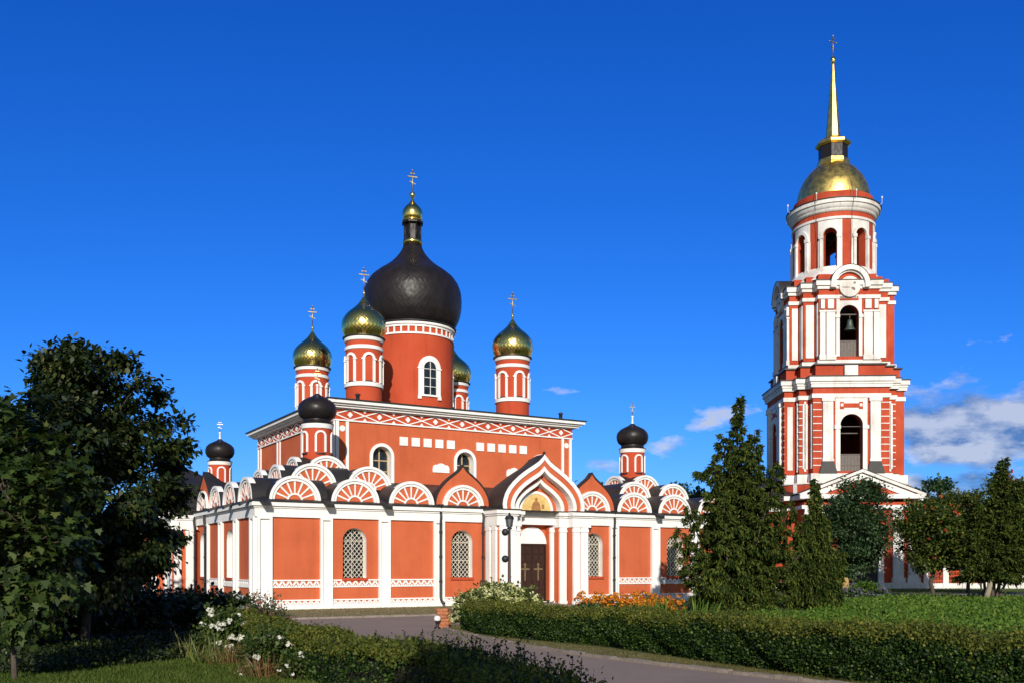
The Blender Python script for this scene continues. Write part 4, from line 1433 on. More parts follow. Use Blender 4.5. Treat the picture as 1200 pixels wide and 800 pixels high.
def leaves(P, axis, normal, size, shape='oval', width=1.0, fold=.15):
    """one flat leaf per point: axis is where the tip points, normal the side it turns up"""
    T = LEAF[shape]
    ax = unit(axis); nr = unit(normal - (normal * ax).sum(1, keepdims=True) * ax)
    sd = np.cross(ax, nr)
    size = np.broadcast_to(size, (len(P),))
    V = np.empty((len(P), len(T), 3))
    for i, (a, b) in enumerate(T):
        V[:, i] = P + sd * (a * width * size)[:, None] + ax * (b * size)[:, None] + nr * (fold * size * (abs(a) - .9 * b * b))[:, None]
    return V.reshape(-1, 3), len(T)


def reseed(base):
    """each plant keeps its own shape whatever is built before it"""
    global RNG
    k = int(abs(base[0]) * 131 + abs(base[1]) * 977) + 5
    RNG = np.random.default_rng(k); random.seed(k)


def rnd(n, s=1.0):
    return RNG.normal(size=(n, 3)) * s


def limb(mb, p0, p1, r0, r1, wob=.12, n=5, up=.0):
    p0, p1 = Vector(p0), Vector(p1); d = p1 - p0; L = d.length
    pts = []
    for i in range(n + 1):
        t = i / n
        q = p0 + d * t + Vector((random.gauss(0, 1), random.gauss(0, 1), random.gauss(0, .6))) * wob * L * .25 * math.sin(PI * t)
        q.z += up * L * math.sin(PI * t)
        pts.append(q)
    mb.tube(pts, [r0 + (r1 - r0) * i / n for i in range(n + 1)], 6, False)
    return pts


def broadleaf(name, base, label, cat, height, radius, z0, leafmat, size, n, shape='oval', group=None, trunk_r=.14, bark='bark', clusters=70,
              spread=.42, droop=.25, lean=(0, 0), profile=None, berries=0, width=1.0, lobes=7, gap=.0):
    """trunk and limbs carrying clusters of leaves inside an uneven crown"""
    reseed(base)
    root = empty(name, (base[0], base[1], 0), random.uniform(0, 6) if not lean[0] else 0, label, cat, group)
    mb = MB()
    top = Vector((lean[0], lean[1], height * .86))
    tr = limb(mb, (0, 0, -.1), top, trunk_r, trunk_r * .22, .10, 7)
    cz = (z0 + height) / 2; hz = (height - z0) / 2
    lob = [(unit(rnd(1))[0], random.uniform(.55, 1.0)) for _ in range(lobes)]
    C = []
    tries = 0
    while len(C) < clusters and tries < 20000:
        tries += 1
        d = unit(rnd(1))[0]
        rad = RNG.uniform(.15, 1.0) ** .45
        bulge = .74 + .26 * max(max(0, float(d @ l)) ** 3 * a for l, a in lob)
        rad *= bulge
        z = d[2] * rad
        wd = profile((z + 1) / 2) if profile else 1.0
        C.append(np.array((d[0] * rad * radius * wd + lean[0] * (z + 1) / 2, d[1] * rad * radius * wd + lean[1] * (z + 1) / 2, cz + z * hz)))
    for c in C:
        k = min(len(tr) - 1, max(1, int((c[2] - .35 * np.hypot(c[0], c[1])) / (height * .86) * (len(tr) - 1))))
        p = limb(mb, tr[k], c, max(.012, trunk_r * .22), .006, .3, 4, .04)
    mb.build('trunk', M[bark], root)
    C = np.array(C)
    wts = RNG.uniform(.4, 1.4, len(C)); wts /= wts.sum()
    idx = RNG.choice(len(C), n, p=wts)
    P = C[idx] + rnd(n, spread * .55) * np.array((1, 1, .62))
    out = unit(P - np.array((0, 0, cz - hz * .4)))
    ax = out * .8 + rnd(n, .55) + np.array((0, 0, -droop))
    nr = np.array((0, 0, 1.0)) + out * .55 + rnd(n, .40)
    V, k = leaves(P, ax, nr, size * RNG.uniform(.6, 1.25, n), shape, width)
    np_mesh('crown', V, k, leafmat, root)
    if berries:
        B = C[RNG.choice(len(C), berries)] + rnd(berries, spread * .6)
        B += unit(B - np.array((0, 0, cz))) * .12
        B += np.array((0, -.35, .1))
        P = np.repeat(B, 9, 0) + rnd(berries * 9, .06)
        V, k = leaves(P, rnd(len(P)), rnd(len(P)), .095 * np.ones(len(P)), 'petal', 1.1)
        np_mesh('berries', V, k, 'berry', root)
    return root


def conifer(name, base, label, cat, height, radius, leaders=((0, 0, 1.0),), n=26000, z0=.15, group=None, mat='spruce', trunk_r=.13, hang=.5, lean=(0, 0),
            bark='bark', twig=.17, extra=(), power=.85):
    """one or more leaders (x, y, share of height), branches in whorls, twigs hung with needles"""
    reseed(base)
    root = empty(name, (base[0], base[1], 0), 0, label, cat, group)
    mb = MB()
    P, AX, SZ = [], [], []
    tot = sum(h ** 2 for _, _, h in leaders)
    def branch(p0, d, L, cnt, droop):
        t = RNG.uniform(.12, 1, cnt) ** .7
        side = np.array((-d[1], d[0], 0.0))
        lat = RNG.normal(size=cnt) * .17 * L * (1.12 - t)
        q = p0 + np.outer(t * L, d) + np.outer(lat, side)
        q[:, 2] += -droop * L * t * t + .10 * L * np.maximum(0, t - .75) * 2
        q[:, 2] -= np.abs(RNG.normal(size=cnt)) * hang * .16 * (.4 + .6 * L / radius)
        a = np.outer(np.ones(cnt), d) * .65 + np.outer(np.sign(lat) * .6, side) + rnd(cnt, .4)
        a[:, 2] -= hang * RNG.uniform(.3, 1.5, cnt)
        P.append(q); AX.append(a); SZ.append(twig * RNG.uniform(.6, 1.3, cnt))
    for (lx, ly, hs) in leaders:
        H = height * hs
        limb(mb, (lx * .25, ly * .25, -.1), (lx + lean[0], ly + lean[1], H), trunk_r * hs, .012, .05, 8)
        m_ = int(n * hs ** 2 / tot)
        nb = int(46 * hs + 16 * height * hs / 5)
        rr = radius * (.62 + .38 * hs) * (1.0 if len(leaders) == 1 else .72)
        ws, specs = [], []
        for b in range(nb):
            t = (b + random.random()) / nb
            z = z0 + (H - z0) * t ** .92
            L = rr * max(.05, (1 - (z / H)) ** (power if hs < 1 or len(leaders) == 1 else power + .38)) * random.uniform(.62, 1.22) + .08
            an = b * 2.39996 + random.uniform(-.4, .4)
            f = z / H
            specs.append((np.array((lx * (.25 + .75 * f) + lean[0] * f, ly * (.25 + .75 * f) + lean[1] * f, z)), np.array((math.cos(an), math.sin(an), .22 + .25 * t)), L)); ws.append(L ** 1.25 + .03)
        for sp, w_ in zip(specs, ws):
            cnt = max(6, int(m_ * w_ / sum(ws)))
            branch(sp[0], sp[1], sp[2], cnt, .42 - .2 * (sp[0][2] / H))
            e_ = sp[0] + sp[1] * sp[2] * .8; e_[2] -= .25 * sp[2]
            mb.tube([tuple(sp[0]), tuple(e_)], [.02, .006], 4, False)
    for (p0, d, L, cnt) in extra:
        branch(np.array(p0, float), np.array(d, float), L, cnt, .02)
    mb.build('trunk', M[bark], root)
    P = np.concatenate(P); AX = np.concatenate(AX); SZ = np.concatenate(SZ)
    nr = np.array((0, 0, .8)) + rnd(len(P), .6)
    V, k = leaves(P, AX, nr, SZ, 'needle', .26, .05)
    np_mesh('crown', V, k, mat, root)
    return root


def px(x, D, z=0.0):
    """world point on the ray through picture column x at distance D"""
    return ((x - 600) / FPX * D, D, z)


# ------------------------------------------------------------------ trees
conifer('spruce_tree', px(861, 37), 'tall dark spruce with several leaning tops standing before the right end of the church', 'spruce tree', 8.3, 1.75,
        leaders=((.12, 0, 1.0), (.82, .2, .85), (-.85, -.1, .71), (1.6, -.3, .70), (-.35, .5, .84), (.35, -.6, .76), (-1.75, .3, .50), (2.25, .2, .52), (1.0, -1.2, .55), (-.7, -1.2, .52), (-2.3, -.3, .40), (-2.05, -.9, .22), (2.6, -.2, .30)), n=96000, z0=.05, hang=1.25, trunk_r=.12,
        extra=[((-.8, -.1, 5.35), (-1, .1, .14), .75, 260), ((.14, 0, 7.2), (.14, 0, 1.0), 1.15, 420)], twig=.19, power=.62)
conifer('spruce_tree', px(955, 39), 'narrow spruce with hanging grey green branches in front of the bell tower pediment', 'spruce tree', 5.35, 1.55,
        leaders=((0, 0, 1.0), (.45, .2, .72), (-.5, .1, .68), (1.05, 0, .46), (-1.0, 0, .45)), n=36000, z0=.3, hang=1.5, trunk_r=.09, twig=.19, power=.65)
lone = conifer('spruce_tree', px(1160, 50), 'lone spruce on a bare leaning trunk at the edge of the bright green bed', 'spruce tree', 7.4, 2.3,
        leaders=((.35, 0, 1.0), (-.7, .3, .70), (1.1, .2, .84), (-1.2, 0, .5), (1.7, 0, .62)), n=46000, z0=1.2, hang=.9, lean=(.35, 0), trunk_r=.12, twig=.26, power=.7)
stem = MB(); stem.tube([(-.55, -.6, -.1), (-.25, -.5, .8), (-.05, -.3, 1.5), (.1, 0, 3.0)], [.17, .13, .08, .05], 8)
stem.build('leaning_stem', M['palebark'], lone)
broadleaf('birch_tree', px(1000, 60), 'rounded silvery green leafy tree between the narrow spruce and the tower portico', 'leafy tree', 7.6, 2.65, .75, 'leaf_birch', .17, 30000, clusters=130, spread=.6, trunk_r=.13)
broadleaf('rowan_tree', px(1094, 64), 'rowan tree with orange berries at the right foot of the bell tower', 'rowan tree', 6.8, 2.9, 1.1, 'leaf_rowan', .18, 30000, berries=70, clusters=130, spread=.6)
broadleaf('rowan_tree', px(1134, 66), 'rowan tree with few berries standing just left of the lone spruce', 'rowan tree', 7.6, 3.4, 1.0, 'leaf_rowan', .18, 30000, berries=45, clusters=110, spread=.6)
broadleaf('rowan_tree', px(1208, 60), 'rowan tree laden with red berries behind the lone spruce at the right edge', 'rowan tree', 8.4, 3.6, 1.0, 'leaf_rowan', .18, 30000, berries=120, clusters=120, spread=.6)

# two broad trees at the left, close to the camera
broadleaf('chestnut_tree', px(98, 21.0), 'big dark chestnut tree with drooping leaves hiding the left of the church', 'chestnut tree', 7.1, 2.65, .2, 'leaf_chestnut', .15, 54000, shape='oval', clusters=200,
          spread=.29, lean=(.12, 0), trunk_r=.11, droop=.9, width=.8, lobes=20, profile=lambda t: (1.06 if t < .5 else 1.06 - .52 * ((t - .5) / .5) ** 1.15))
broadleaf('maple_tree', px(18, 14.6), 'young maple with lobed leaves and a thin pale stem at the left edge', 'maple tree', 4.75, 1.05, .45, 'leaf_maple', .135, 5200, shape='maple', clusters=85,
          spread=.34, trunk_r=.045, bark='bark', droop=.6, width=1.0, profile=lambda t: 1.1 if t < .55 else 1.1 - .75 * (t - .55) / .45)
broadleaf('shade_tree', (-10.4, -6.0), 'tall leafy tree left behind the photographer, shading the chestnut and the lawn edge', 'leafy tree', 17.0, 3.3, 9.6, 'leaf_chestnut', .24, 15000, clusters=110, spread=.6, trunk_r=.2)
broadleaf('shade_tree', (.70, -5.0), 'small leafy tree close behind the photographer, shading the dark end of the hedge', 'leafy tree', 8.0, 1.6, 5.0, 'leaf_chestnut', .18, 16000, clusters=110, spread=.36, trunk_r=.08)
broadleaf('lime_tree', px(20, 32), 'dense dark tree behind the chestnut at the left edge', 'leafy tree', 7.0, 3.6, .1, 'leaf_chestnut', .22, 20000, clusters=110, spread=.7, trunk_r=.15)
for x, D, h, r, lab in ((70, 36, 2.3, 2.2, 'tall dark bush beyond the shaded path behind the chestnut'), (30, 25, 1.5, 1.5, 'dark bush in the shade between the maple and the chestnut trunk'),
                        (150, 25.5, 1.25, 1.35, 'low dark bush in the shade just right of the chestnut trunk'), (-10, 19.5, 1.6, 1.3, 'dark bush cut by the left edge of the photo behind the maple'),
                        (88, 23.5, 1.0, 1.0, 'lowest dark bush, hugging the foot of the chestnut')):
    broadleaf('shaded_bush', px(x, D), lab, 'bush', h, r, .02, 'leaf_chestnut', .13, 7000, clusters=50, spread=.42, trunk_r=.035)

# far trees beyond the church and the tower
for (x, D, zt, r, lab) in ((700, 118, 14.3, 4.5, 'distant tree top rising behind the church roof right of the porch gable'),
                           (806, 125, 13.4, 4.5, 'distant tree top peeping over the gallery roof left of the tall spruce'),
                           (1098, 120, 13.6, 5.5, 'distant dark tree just right of the bell tower'),
                           (1128, 132, 12.5, 6.0, 'distant dark tree behind the middle rowan'),
                           (1185, 126, 12.0, 6.5, 'distant tree at the right edge behind the berry laden rowan'),
                           (1060, 128, 11.5, 6.0, 'distant tree hidden behind the right side of the tower')):
    broadleaf('distant_tree', px(x, D), lab, 'leafy tree', zt, r, 1.0, 'leaf_birch', .50, 5000, clusters=60, spread=1.0, trunk_r=.25)

# a far wood closes the view behind the grounds
RNG = np.random.default_rng(77)
nw = 42000
wx = RNG.uniform(-260, 260, nw)
wh = 6.6 + 1.3 * np.sin(wx * .11) + 1.0 * np.sin(wx * .37 + 1) + .7 * np.sin(wx * .83 + 2)
wz = wh * RNG.uniform(0, 1, nw) ** .7 + RNG.normal(size=nw) * .35
wp_ = np.stack([wx, 165 + RNG.normal(size=nw) * 3.0 + .0006 * wx * wx * -1, np.maximum(.1, wz)], 1)
V, k = leaves(wp_, rnd(nw) + np.array((0, -.3, .2)), rnd(nw, .7) + np.array((0, -.5, .8)), 1.5 * RNG.uniform(.6, 1.3, nw), 'oval', 1.0)
put(np_mesh('distant_wood', V, k, 'leaf_birch'), 'low line of far woodland closing the grounds', 'wood', None, 'stuff')

# ------------------------------------------------------------------ hedges
def hedge(name, path, width, height2, label, n, size, tops=.42, front_side=-1, grow=.06, shoots=0):
    """clipped hedge along a path; leaves lie in the outer layer, the newest growth on top"""
    root = empty(name, (path[0][0], path[0][1], 0), 0, label, 'hedge')
    hA, hB = height2 if isinstance(height2, tuple) else (height2, height2)
    height = (hA + hB) / 2
    O = np.array((path[0][0], path[0][1], 0))
    Pp = np.array(smooth_path(path, 10)); seg = np.diff(Pp, axis=0); L = np.linalg.norm(seg, axis=1); cum = np.r_[0, L.cumsum()]
    D = np.hypot(Pp[:, 0], Pp[:, 1])
    wseg = L / (.5 * (D[1:] + D[:-1])) ** 1.1
    k = RNG.choice(len(L), n, p=wseg / wseg.sum()); t = RNG.uniform(0, 1, n)
    c = Pp[k] + seg[k] * t[:, None]
    tn = seg[k] / L[k][:, None]; nm = np.stack([-tn[:, 1], tn[:, 0]], 1)
    s = cum[k] + t * L[k]
    wob = .045 * np.sin(s * 1.7 + 1) + .035 * np.sin(s * 4.1) + .025 * np.sin(s * 9.7 + 2)
    h = hA + (hB - hA) * s / cum[-1] + wob
    u = RNG.uniform(0, 1, n)
    X = np.empty(n); Z = np.empty(n); NX = np.zeros(n); NZ = np.zeros(n)
    top = u < tops; fr = (u >= tops) & (u < .93); bk = u >= .93
    X[top] = RNG.uniform(-.5, .5, top.sum()) * width; Z[top] = h[top] - np.abs(RNG.normal(size=top.sum())) * .05 + np.maximum(0, RNG.normal(size=top.sum())) * grow; NZ[top] = 1
    zz = RNG.uniform(0, 1, fr.sum()) ** .9
    X[fr] = front_side * (width * .5 + .06 * np.sin(zz * 3) - np.abs(RNG.normal(size=fr.sum())) * .07 + .03 * np.sin(s[fr] * 6 + zz * 9) + .03 * np.sin(s[fr] * 2.3 + zz * 4)); Z[fr] = zz * h[fr]; NX[fr] = front_side
    X[bk] = -front_side * width * .5; Z[bk] = RNG.uniform(0, 1, bk.sum()) * h[bk]; NX[bk] = -front_side
    P = np.stack([c[:, 0] + nm[:, 0] * X, c[:, 1] + nm[:, 1] * X, Z], 1)
    out = np.stack([nm[:, 0] * NX, nm[:, 1] * NX, NZ], 1)
    ax = out * .5 + rnd(n, .7) + np.array((0, 0, .45))
    nr = out + rnd(n, .65) + np.array((0, 0, .25))
    V, kk = leaves(P - O, ax, nr, size * RNG.uniform(.6, 1.3, n), 'oval', 1.05)
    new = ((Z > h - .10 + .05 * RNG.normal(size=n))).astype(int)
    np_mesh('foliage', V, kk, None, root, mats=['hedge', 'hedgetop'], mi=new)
    core = MB()
    for i in range(0, len(Pp) - 1):
        a, b = Pp[i], Pp[i + 1]; d = (b - a) / np.linalg.norm(b - a); q = np.array((-d[1], d[0])) * (width * .5 - .11)
        hz = min(hA, hB) - .12
        core.add([(*(a - q - O[:2]), 0), (*(a + q - O[:2]), 0), (*(a + q - O[:2]), hz), (*(a - q - O[:2]), hz), (*(b - q - O[:2]), 0), (*(b + q - O[:2]), 0), (*(b + q - O[:2]), hz), (*(b - q - O[:2]), hz)],
                 [(0, 4, 7, 3), (1, 2, 6, 5), (3, 7, 6, 2)] + ([(0, 3, 2, 1)] if i == 0 else []) + ([(4, 5, 6, 7)] if i == len(Pp) - 2 else []))
    core.build('twigs', M['twig'], root)
    if shoots:
        mb = MB(); LP, LA = [], []
        for _ in range(shoots):
            i = random.randrange(len(Pp)); a = Pp[i] - O[:2]
            hh = random.uniform(.10, .34); x0 = a[0] + random.uniform(-.45, .45) * width; y0 = a[1] + random.uniform(-.4, .4) * width
            p1 = (x0 + random.gauss(0, .05), y0 + random.gauss(0, .05), height + hh)
            mb.tube([(x0, y0, height - .1), p1], [.005, .003], 4, False)
            for q in range(int(hh * 60)):
                f = (q + 1) / (hh * 60)
                LP.append((x0 + (p1[0] - x0) * f, y0 + (p1[1] - y0) * f, height + hh * f)); an = random.uniform(0, 6.28)
                LA.append((math.cos(an), math.sin(an), .6))
        mb.build('shoot_stems', M['twig'], root)
        LP = np.array(LP); LA = np.array(LA)
        V, kk = leaves(LP, LA, rnd(len(LP), .5) + np.array((0, 0, 1)), size * RNG.uniform(.8, 1.5, len(LP)), 'oval', .9)
        np_mesh('shoots', V, kk, 'hedge', root)
    return root


hedge('hedge', [(-.70, 28.0), (-.80, 26.9), (-.40, 25.6), (.90, 23.5), (2.50, 21.45), (3.7, 19.0), (4.75, 16.8), (5.65, 15.0), (7.1, 13.4), (9.2, 12.6), (12.5, 12.4)],
      1.15, (.68, .80), 'long clipped hedge with yellowish new growth on top running along the road kerb', 150000, .046)
hedge('hedge', [(-6.7, 23.0), (-6.05, 21.4), (-4.75, 18.7), (-3.55, 16.4), (-2.65, 14.75), (-1.75, 13.25), (-1.05, 12.3)],
      1.0, .62, 'clipped hedge curving between the rose bushes and the road', 100000, .042, front_side=1, grow=.045, shoots=12)
hedge('hedge', [(-1.02, 12.25), (-.50, 11.2), (-.08, 9.9), (.20, 8.5), (.42, 7.0)], .95, .62, 'dark shaded hedge with long unclipped sprigs at the bottom of the photo', 46000, .036, front_side=1, grow=.1, shoots=90)

# ------------------------------------------------------------------ lawn and ground plants
def blades(name, pts, hmin, hmax, mat, label=None, kind='stuff', width=.16, flop=.35, parent=None):
    n = len(pts)
    ax = np.array((0, 0, 1.0)) + rnd(n, flop); ax[:, 2] = np.abs(ax[:, 2]) + .2
    V, k = leaves(pts, ax, rnd(n), RNG.uniform(hmin, hmax, n), 'blade', width, .25)
    o = np_mesh(name, V, k, mat, parent)
    if kind: put(o, label, 'grass', None, kind)
    return o


def scatter(poly, n, near=0):
    """points inside a polygon, denser towards the camera"""
    poly = np.array(poly); lo, hi = poly.min(0), poly.max(0); out = []
    m = 0
    while m < n:
        q = RNG.uniform(lo, hi, (n * 2, 2))
        if near: q = q[RNG.uniform(0, 1, len(q)) < (near / np.maximum(near, q[:, 1])) ** 2]
        ins = np.zeros(len(q), bool); j = len(poly) - 1
        for i in range(len(poly)):
            c = ((poly[i, 1] > q[:, 1]) != (poly[j, 1] > q[:, 1])) & (q[:, 0] < (poly[j, 0] - poly[i, 0]) * (q[:, 1] - poly[i, 1]) / (poly[j, 1] - poly[i, 1] + 1e-12) + poly[i, 0])
            ins ^= c; j = i
        q = q[ins]; out.append(q); m += len(q)
    q = np.concatenate(out)[:n]
    return np.c_[q, np.zeros(n)]


lawn = [(-12, 12.2), (-1.2, 12.2), (-2.2, 13.4), (-3.4, 15.7), (-5.0, 19.0), (-5.8, 20.6), (-6.2, 17.6), (-7.4, 15.7), (-12, 15.5)]
blades('grass', scatter(lawn, 110000, 13), .04, .11, 'grass', 'short mown grass of the lawn in front of the rose bushes')
kv = [tuple(p) for p in right_kerb[3:-14]]
hv = [(-1.3, 27.4), (-1.4, 26.7), (-1.0, 25.1), (.4, 22.9), (1.95, 20.95), (3.1, 18.6), (4.2, 16.4), (5.1, 14.7), (6.6, 12.9)]
blades('grass', scatter(kv + hv[::-1], 24000, 14), .025, .06, 'drygrass', 'thin strip of grass between the kerb and the long hedge')
blades('grass', scatter([CW(-3, -7.2), CW(9.3, -7.2), CW(9.3, -.2), CW(-3, -.2)], 22000), .02, .07, 'drygrass', 'sparse dry grass along the foot of the church front')
# bright leafy bed beyond the long hedge
bed = [(2.6, 26.0), (4.6, 21.0), (6.2, 16.8), (9.0, 14.4), (14, 16.6), (27, 40), (31, 52), (22, 54), (14.5, 46), (11.5, 36), (9.4, 34), (5.0, 31)]
B = scatter(bed, 150000, 17); B[:, 2] = np.abs(RNG.normal(size=len(B))) * .07 + .05 + .04 * np.sin(B[:, 0] * 1.3) * np.sin(B[:, 1] * .9)
ax = rnd(len(B), .8) + np.array((0, -.1, .6))
V, k = leaves(B, ax, np.array((0, -.25, 1.0)) + rnd(len(B), .5), np.hypot(B[:, 0], B[:, 1]) ** .5 * .019 * RNG.uniform(.6, 1.3, len(B)), 'oval', .9)
put(np_mesh('ground_cover', V, k, 'cover'), 'bright green leafy bed behind the long hedge', 'ground cover', None, 'stuff')
shade = scatter([(-13, 15.3), (-7.5, 15.3), (-6.2, 17.6), (-6.5, 20.5), (-7.2, 23.5), (-9.2, 27.0), (-13, 25.4), (-20, 24.5)], 60000, 15)
shade[:, 2] = np.abs(RNG.normal(size=len(shade))) * .07 + .03
V, k = leaves(shade, rnd(len(shade), .8) + np.array((0, 0, .5)), np.array((0, 0, 1.0)) + rnd(len(shade), .5), .075 * RNG.uniform(.6, 1.3, len(shade)), 'oval', .9)
put(np_mesh('shade_leaves', V, k, 'leaf_chestnut'), 'low dark leaves added to stand in for the shade of the chestnut', 'shade_leaves', None, 'stuff')  # dark leaves added over the dark sheet to deepen the shade there
far_grass = np.concatenate([scatter([(-2, 30), (8, 30), (12, 40), (16, 50), (26, 55), (12, 55), (10, 44)], 26000, 30), scatter([(11, 65), (40, 67), (60, 68), (60, 80), (11, 80)], 24000)])
blades('grass', far_grass, .06, .16, 'grass', 'grass under the trees at the foot of the bell tower')


def shrub(name, base, r, h, label, cat, leafmat, size, n, flowers=None, stems=14, ry=None, flat=.0, group=None, shape='oval', stemmat='bark'):
    """low bush: stems, leaves and, as its own part, the blossoms"""
    ry = ry or r
    root = empty(name, base, random.uniform(-.2, .2), label, cat, group)
    mb = MB(); tips = []
    for i in range(stems):
        an = 2.4 * i; q = math.sqrt((i + .5) / stems)
        tip = (r * .85 * q * math.cos(an), ry * .85 * q * math.sin(an), h * (1 - .45 * q * q) * random.uniform(.82, 1.02))
        limb(mb, (tip[0] * .25, tip[1] * .25, -.03), tip, .012, .004, .2, 4); tips.append(tip)
    mb.build('stems', M[stemmat], root)
    tips = np.array(tips)
    d = unit(rnd(n)); d[:, 2] = np.abs(d[:, 2]) ** .8; rr = RNG.uniform(.35, 1.0, n) ** .5
    lump = 1 + .13 * np.sin(d[:, 0] * 7 + base[0]) * np.sin(d[:, 1] * 6 + base[1]) + .08 * np.sin(d[:, 0] * 15)
    P = np.stack([d[:, 0] * r * rr * lump, d[:, 1] * ry * rr * lump, .04 + d[:, 2] * h * rr * lump], 1)
    half = n // 2; idx = RNG.integers(0, len(tips), half)
    P[:half] = tips[idx] * RNG.uniform(.35, 1.0, (half, 1)) ** .6 + rnd(half, .09 * (r + .4))
    P[:, 2] = np.maximum(.02, P[:, 2])
    out = unit(P * np.array((1, 1, .8)) + 1e-3)
    V, k = leaves(P, out * .7 + rnd(n, .6), out * .6 + np.array((0, 0, .9)) + rnd(n, .45), size * RNG.uniform(.6, 1.3, n), shape, 1.0)
    np_mesh('leaves', V, k, leafmat, root)
    if flowers:
        mat, cnt, fr, per, psz = flowers
        d = unit(rnd(cnt) + np.array((0, -.35, .75))); d[:, 2] = np.abs(d[:, 2])
        c = d * np.array((r, ry, h)) * RNG.uniform(.86, 1.07, (cnt, 1))
        o_ = unit(rnd(cnt * per)); o_[:, 2] = np.abs(o_[:, 2]) * .9 - .1
        P = np.repeat(c, per, 0) + o_ * fr
        V, k = leaves(P, rnd(cnt * per, .6) + o_ * .35, o_ + rnd(cnt * per, .3), psz * RNG.uniform(.7, 1.2, cnt * per), 'petal', 1.1)
        np_mesh('blossoms', V, k, mat, root)
    return root


def clump(name, base, label, cat, n, h, r, mat, width=.05, flop=.35, extra=None):
    root = empty(name, base, 0, label, cat)
    P = np.c_[RNG.normal(size=(n, 2)) * r * .45, np.zeros(n)]
    ax = np.c_[P[:, :2] / r * flop * 1.6 + RNG.normal(size=(n, 2)) * flop * .5, np.ones(n)]
    # blades in two pieces so that they arch over
    hh = h * RNG.uniform(.55, 1.1, n); a1 = unit(ax)
    V1, k = leaves(P, a1, np.array((0, -1.0, 0)) + rnd(n, .5), hh, 'blade', width, .12)
    np_mesh('blades', V1, k, mat, root)
    m = n // 2
    P2 = P[:m] + a1[:m] * (hh[:m] * .55)[:, None]; a2 = a1[:m].copy(); a2[:, 2] *= .1; a2[:, :2] += RNG.normal(size=(m, 2)) * .5
    V2, k = leaves(P2, a2 + np.array((0, 0, -.15)), np.array((0, 0, 1.0)) + rnd(m, .4), hh[:m] * .55, 'blade', width * 1.3, .1)
    np_mesh('arching_blades', V2, k, extra or mat, root)
    return root


# flower border at the left end of the curving hedge
shrub('rose_bush', px(262, 18.6), .55, .98, 'white flowering rose bush, the left one at the edge of the lawn', 'rose bush', 'roseleaf', .075, 2600, ('whitepetal', 17, .05, 16, .060))
shrub('rose_bush', px(318, 15.5), .55, .80, 'leggy rose bush with a few pale blooms in front of the curving hedge', 'rose bush', 'roseleaf', .065, 2300, ('whitepetal', 8, .035, 12, .045))
shrub('rose_bush', px(346, 14.6), .30, .46, 'small low rose sprig with white buds on the grass beside the hedge', 'rose bush', 'roseleaf', .05, 600, ('whitepetal', 7, .025, 8, .035), stems=6)
clump('iris_clump', px(254, 17.4), 'clump of pale green sword leaves below the left rose bush', 'iris', 60, .58, .42, 'iris', .055, .3)
clump('iris_clump', px(226, 18.4), 'clump of dull sword leaves in the shade left of the white roses', 'iris', 46, .55, .40, 'iris', .05, .35)
clump('daylily_clump', px(283, 17.2), 'withered brown and green blades between the two rose bushes', 'daylily', 150, .50, .55, 'dryleaf', .03, .45, 'iris')
clump('daylily_clump', px(312, 15.0), 'clump of straw brown blades under the leggy rose bush', 'daylily', 170, .45, .38, 'dryleaf', .03, .4)
for i, (x, D, r, h, lab) in enumerate(((205, 27.5, .95, 1.05, 'hydrangea bush with pale blue heads in deep shade, nearest the chestnut'),
                                       (238, 26.6, .95, 1.08, 'hydrangea bush with pale blue heads below the church corner, middle of the shaded row'),
                                       (272, 25.6, .85, .98, 'hydrangea bush with pale blue heads next to the curving hedge'))):
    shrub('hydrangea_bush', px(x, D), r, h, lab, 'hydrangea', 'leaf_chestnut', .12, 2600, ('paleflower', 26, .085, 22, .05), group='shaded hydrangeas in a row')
for x, D, lab in ((300, 24.3, 'spindly dusky pink phlox at the far left end of the curving hedge'), (318, 23.6, 'spindly dusky pink phlox rising behind the curving hedge')):
    shrub('phlox', px(x, D), .45, 1.12, lab, 'phlox', 'roseleaf', .06, 700, ('pinkpetal', 26, .05, 9, .04), stems=22)
shrub('hydrangea_bush', px(585, 30.0), 1.55, 1.16, 'big rounded hydrangea covered in cream heads in front of the church door', 'hydrangea', 'hydleaf', .11, 7000, ('hydflower', 420, .080, 15, .062), ry=1.0, stems=30)
shrub('sedum_plant', px(690, 30.5), .62, .55, 'grey green leafy plant left of the orange flower bed', 'plant', 'leaf_birch', .09, 1500, stems=14)
shrub('golden_rod', px(668, 29.6), .28, .55, 'small yellow flowering plant right of the cream hydrangea', 'plant', 'hydleaf', .05, 420, ('orangepetal', 26, .035, 8, .035), stems=8)
# marigolds in front of the gallery
for i in range(30):
    x = 682 + (i * 3.9) + random.uniform(-2, 2); D = 31.5 + random.uniform(-1.4, 2.2)
    shrub('marigold', px(x, D), .26, random.uniform(.66, .88), 'orange and yellow marigold in the flower bed before the right hand gallery wall', 'flower', 'leaf_rowan', .06, 150, ('orangepetal', 16, .06, 13, .06), stems=5,
          group='marigolds in the flower bed')
shrub('lavender_bush', px(999, 52), .8, .62, 'greyish lavender bush left of the green shrub at the edge of the bright bed', 'lavender', 'leaf_birch', .10, 1300, ('lavender', 60, .08, 9, .06))
shrub('lavender_bush', px(1030, 52), .7, .60, 'greyish lavender bush right of the green shrub at the edge of the bright bed', 'lavender', 'leaf_birch', .10, 1300, ('lavender', 60, .08, 9, .06))
shrub('green_shrub', px(1014, 52.5), .85, .95, 'leafy green shrub between the two lavender bushes', 'shrub', 'cover', .12, 2600)
for x, D, lab in ((815, 27.6, 'tall bright sprigs standing behind the long hedge left of the tall spruce'), (772, 28.8, 'leafy sprigs behind the long hedge beside the marigolds')):
    clump('tall_weed', px(x, D), lab, 'weeds', 34, .92, .35, 'cover', .10, .4)

